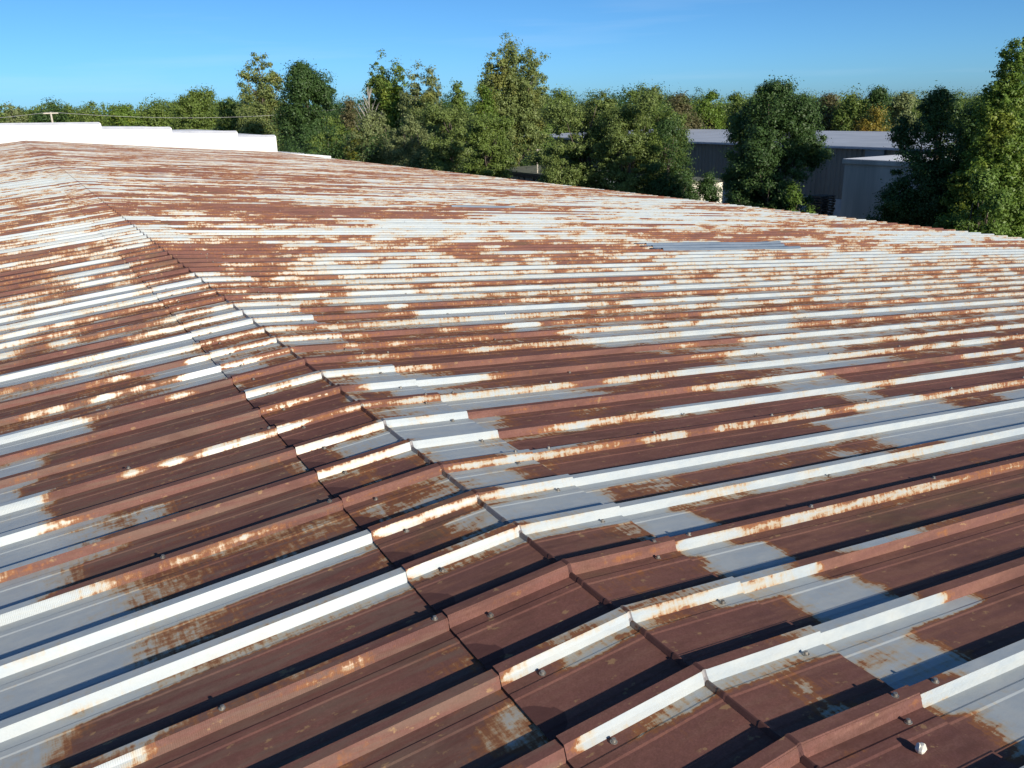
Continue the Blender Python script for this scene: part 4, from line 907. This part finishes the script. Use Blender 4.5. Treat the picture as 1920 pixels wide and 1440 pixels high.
T = [
 # name, px, ytop, wpx, depth, kind, palette, label, density, low
 ('maple_tree', 577, 118, 128, 97, 'round', 'dark', 'big dense dark green tree rising directly behind the right end of the white parapet', 1.5, .06),
 ('poplar_tree', 497, 114, 92, 120, 'poplar', 'olive', 'airy olive poplar with sky showing through, left of the dense dark round tree', .85, .2),
 ('deciduous_tree', 360, 168, 100, 150, 'round', 'mid', 'rounded fresh green tree topping the woodland left of the airy poplar', 1.3, .1),
 ('deciduous_tree', 432, 190, 95, 132, 'round', 'mid', 'mid green tree with a yellowing side directly behind the lowest parapet steps', 1.2, .05),
 ('deciduous_tree', 480, 196, 90, 112, 'shrub', 'olive', 'bushy yellow-olive tree at the foot of the airy poplar', 1.2, .02),
 ('deciduous_tree', 655, 184, 64, 104, 'round', 'brown', 'brownish half-bare tree at the right shoulder of the dense dark tree', 1.0, .05),
 ('poplar_tree', 716, 122, 56, 92, 'poplar', 'mid', 'narrow dark green poplar, left one of a close pair in mid picture', 1.3, .05),
 ('poplar_tree', 742, 128, 54, 90, 'poplar', 'lime', 'narrow yellow-green poplar, right one of a close pair in mid picture', 1.2, .05),
 ('poplar_tree', 792, 133, 86, 86, 'poplar', 'pale', 'pale airy wispy poplar right of the close pair of narrow poplars', .85, .15),
 ('poplar_tree', 805, 175, 80, 84, 'round', 'olive', 'yellow-olive bushy tree under the pale wispy poplar', 1.1, .05),
 ('conical_tree', 859, 146, 52, 100, 'spire', 'mid', 'small pointed green tree left of the tallest olive poplar', 1.2, .1),
 ('poplar_tree', 962, 93, 140, 74, 'poplar', 'olive', 'tallest olive poplar with several upright peaks in the middle of the treeline', 1.4, .08),
 ('poplar_tree', 908, 158, 64, 68, 'round', 'lime', 'bright yellow-green leafy tree on the left flank of the tallest poplar', 1.1, .05),
 ('bush', 1020, 196, 36, 82, 'shrub', 'bright', 'small bright lime-green tree right of the tallest poplar', 1.3, .05),
 ('shrub', 700, 202, 120, 76, 'shrub', 'pale', 'broad pale grey-green shrub below the pair of narrow poplars', 1.2, .0),
 ('shrub', 625, 218, 105, 84, 'shrub', 'mid', 'mid green shrub beside the dark gap right of the white parapet', 1.2, .0),
 ('shrub', 668, 238, 56, 76, 'shrub', 'yellow', 'low yellow-tinged shrub among the green shrubs behind the roof edge', 1.1, .0),
 ('shrub', 765, 214, 110, 70, 'shrub', 'pale', 'pale willowy shrub below the wispy poplar', 1.2, .0),
 ('feathery_tree', 846, 190, 110, 64, 'feather', 'feather', 'feathery green tree below the small pointed tree', 1.3, .0),
 ('feathery_tree', 912, 186, 112, 57, 'feather', 'mid', 'feathery mid green tree in front of the tallest poplar', 1.3, .0),
 ('shrub', 815, 300, 40, 60, 'shrub', 'mid', 'small green bush just showing over the roof edge', 1.2, .0),
 ('feathery_tree', 1092, 163, 180, 46, 'feather', 'feather', 'wide feathery green tree right of the low scrawled shed', 1.3, .02),
 ('feathery_tree', 1180, 156, 125, 44, 'feather', 'feather', 'feathery green tree crowding the right side of the wide feathery one', 1.2, .02),
 ('feathery_tree', 1240, 152, 140, 47, 'feather', 'mid', 'darker green tree left of the corrugated shed wall', 1.0, .02),
 ('shrub', 1045, 270, 60, 45, 'shrub', 'feather', 'low green bush overhanging the right end of the scrawled shed', 1.2, .0),
 ('deciduous_tree', 1256, 225, 110, 43, 'round', 'dark', 'deeply shaded dark tree below and left of the corrugated shed roof', 1.0, .0),
 ('deciduous_tree', 1045, 166, 95, 118, 'round', 'mid', 'distant green tree just right of the tallest poplar', 1.2, .05),
 ('deciduous_tree', 1276, 178, 70, 100, 'round', 'brown', 'russet-tinged tree above the left end of the corrugated shed', 1.2, .05),
 ('deciduous_tree', 1334, 168, 52, 112, 'round', 'lime', 'yellow-green tree above the corrugated shed roof', 1.2, .05),
 ('deciduous_tree', 1378, 178, 60, 118, 'round', 'mid', 'distant green tree just left of the large dark tree', 1.2, .05),
 ('elm_tree', 1450, 144, 196, 36, 'round', 'dark', 'large dark green spreading tree in front of the corrugated shed', 1.7, .03),
 ('elm_tree', 1405, 158, 80, 37.5, 'feather', 'mid', 'green tree merging with the left side of the large dark one', 1.2, .05),
 ('shrub', 1502, 352, 92, 33, 'shrub', 'bright', 'low bright green bush at the foot of the large dark tree', 1.3, .0),
 ('shrub', 1335, 318, 86, 43, 'shrub', 'dark', 'loose dark bush screening the cream shed', .5, .0),
 ('deciduous_tree', 1552, 178, 70, 112, 'round', 'brown', 'olive-brown tree beyond the grey roof right of the large dark tree', 1.2, .02),
 ('deciduous_tree', 1594, 176, 64, 108, 'round', 'mid', 'mid green tree beyond the grey roof, left of the orange-yellow tree', 1.3, .02),
 ('pine_tree', 1645, 166, 46, 106, 'round', 'dark', 'dark rounded tree beyond the grey roof, directly above the orange-yellow tree', 1.5, .05),
 ('autumn_tree', 1640, 203, 58, 96, 'round', 'orange', 'orange and yellow autumn tree above the grey roof', 1.3, .02),
 ('deciduous_tree', 1692, 178, 62, 112, 'round', 'pale', 'pale green tree beyond the grey roof right of the orange-yellow tree', 1.2, .02),
 ('elm_tree', 1766, 170, 200, 31, 'round', 'dark', 'large dark tree overlapping the right end of the concrete building', 1.5, .02),
 ('lime_tree', 1892, 88, 250, 28.5, 'spire', 'lime', 'tall yellow-green sunlit tree at the right edge of the picture', 1.6, .02),
 ('deciduous_tree', 1842, 182, 130, 33, 'round', 'mid', 'mid green tree filling the gap between the large dark tree and the tall sunlit one', 1.4, .02),
 ('deciduous_tree', 1940, 128, 250, 31, 'round', 'bright', 'broad green tree cut off by the right edge of the picture', 1.4, .02),
 ('shrub', 1868, 320, 150, 27, 'shrub', 'bright', 'bright green undergrowth below the tall sunlit tree at the right edge', 1.2, .0),
 ('deciduous_tree', 92, 194, 62, 185, 'round', 'dark', 'dark tree on the skyline above the utility pole', 1.4, .0),
 ('deciduous_tree', 168, 188, 52, 190, 'round', 'mid', 'pointed green treetop on the skyline right of the utility pole', 1.2, .0),
 ('deciduous_tree', 22, 198, 40, 190, 'poplar', 'pale', 'pale half-bare tree on the skyline at the left edge', .7, .0),
 ('deciduous_tree', 228, 196, 70, 180, 'round', 'lime', 'olive green tree on the skyline above the second parapet step', 1.2, .0),
 ('deciduous_tree', 290, 192, 70, 182, 'round', 'mid', 'green tree on the skyline above the third parapet step', 1.3, .0),
]
for j, (nm, px, yt, wp, dp, kd, pl, lb, dn, lo) in enumerate(T):
    tree(nm, px, yt, wp, dp, kd, pl, lb, 100+j, None, dn, lo)
# bare grey tree
p = at(692, 84); bt = empty('bare_tree', (p.x, p.y, GZ)); tag(bt, 'thin pale leafless tree standing left of the pair of narrow poplars', 'tree')
rng = np.random.RandomState(9); m = MB(); H = CZ+(209-166)/F_PX*84-GZ
m.tube([(0, 0, 0), (.1, 0, H*.5), (0, .1, H)], [.13, .09, .02], 7)
for k in range(46):
    z = H*rng.uniform(.35, .93); a = rng.uniform(0, 6.28); l = (H-z)*.45+.5
    e = Vector((math.cos(a)*l*.5, math.sin(a)*l*.5, z+l))
    m.tube([(0.05, .03, z), e*.5+Vector((0, 0, z))*.5+Vector((0, 0, .05)), e], [.035, .022, .008], 4)
m.build('trunk', M_PALEBARK, bt)

# far woodland, one mass
rng = np.random.RandomState(77)
def wood(label, px0, px1, d0, d1, n, top0, top1, pal, seed):
    rng = np.random.RandomState(seed); lobes = []
    for k in range(n):
        px = rng.uniform(px0, px1); d = d0+(d1-d0)*(k/n)
        f = (px-px0)/(px1-px0)
        b = at(px, d); tz = CZ+(top0+(top1-top0)*f)/F_PX*d*rng.uniform(.3, 1.05)
        H = max(5, tz-GZ); r = rng.uniform(3, 5.5)
        lobes.append((b.x, b.y, tz-H*.5, r, r, H*.5)); lobes.append((b.x+rng.uniform(-3, 3), b.y, tz-r*1.2, r*.7, r*.7, r*.8))
    me, _, _ = crown_mesh('woodland', rng, lobes, n*34, 60, d0*.0015, 1.6, 3.)
    o = link('woodland', me, None, LM[pal]); tag(o, label, 'woodland', None, 'stuff')
wood('dense green woodland along the skyline on the left', -140, 520, 195, 300, 120, 30, 34, 'mid', 1)
wood('dark woodland closing the view behind the middle trees', 480, 1300, 125, 210, 150, 34, 26, 'dark', 2)
wood('green woodland on the skyline beyond the grey roof at right', 1250, 2150, 115, 230, 150, 16, 14, 'mid', 3)
wood('undergrowth filling the strip below the trees along the yard', 540, 1000, 70, 120, 60, -28, -70, 'dark', 4)
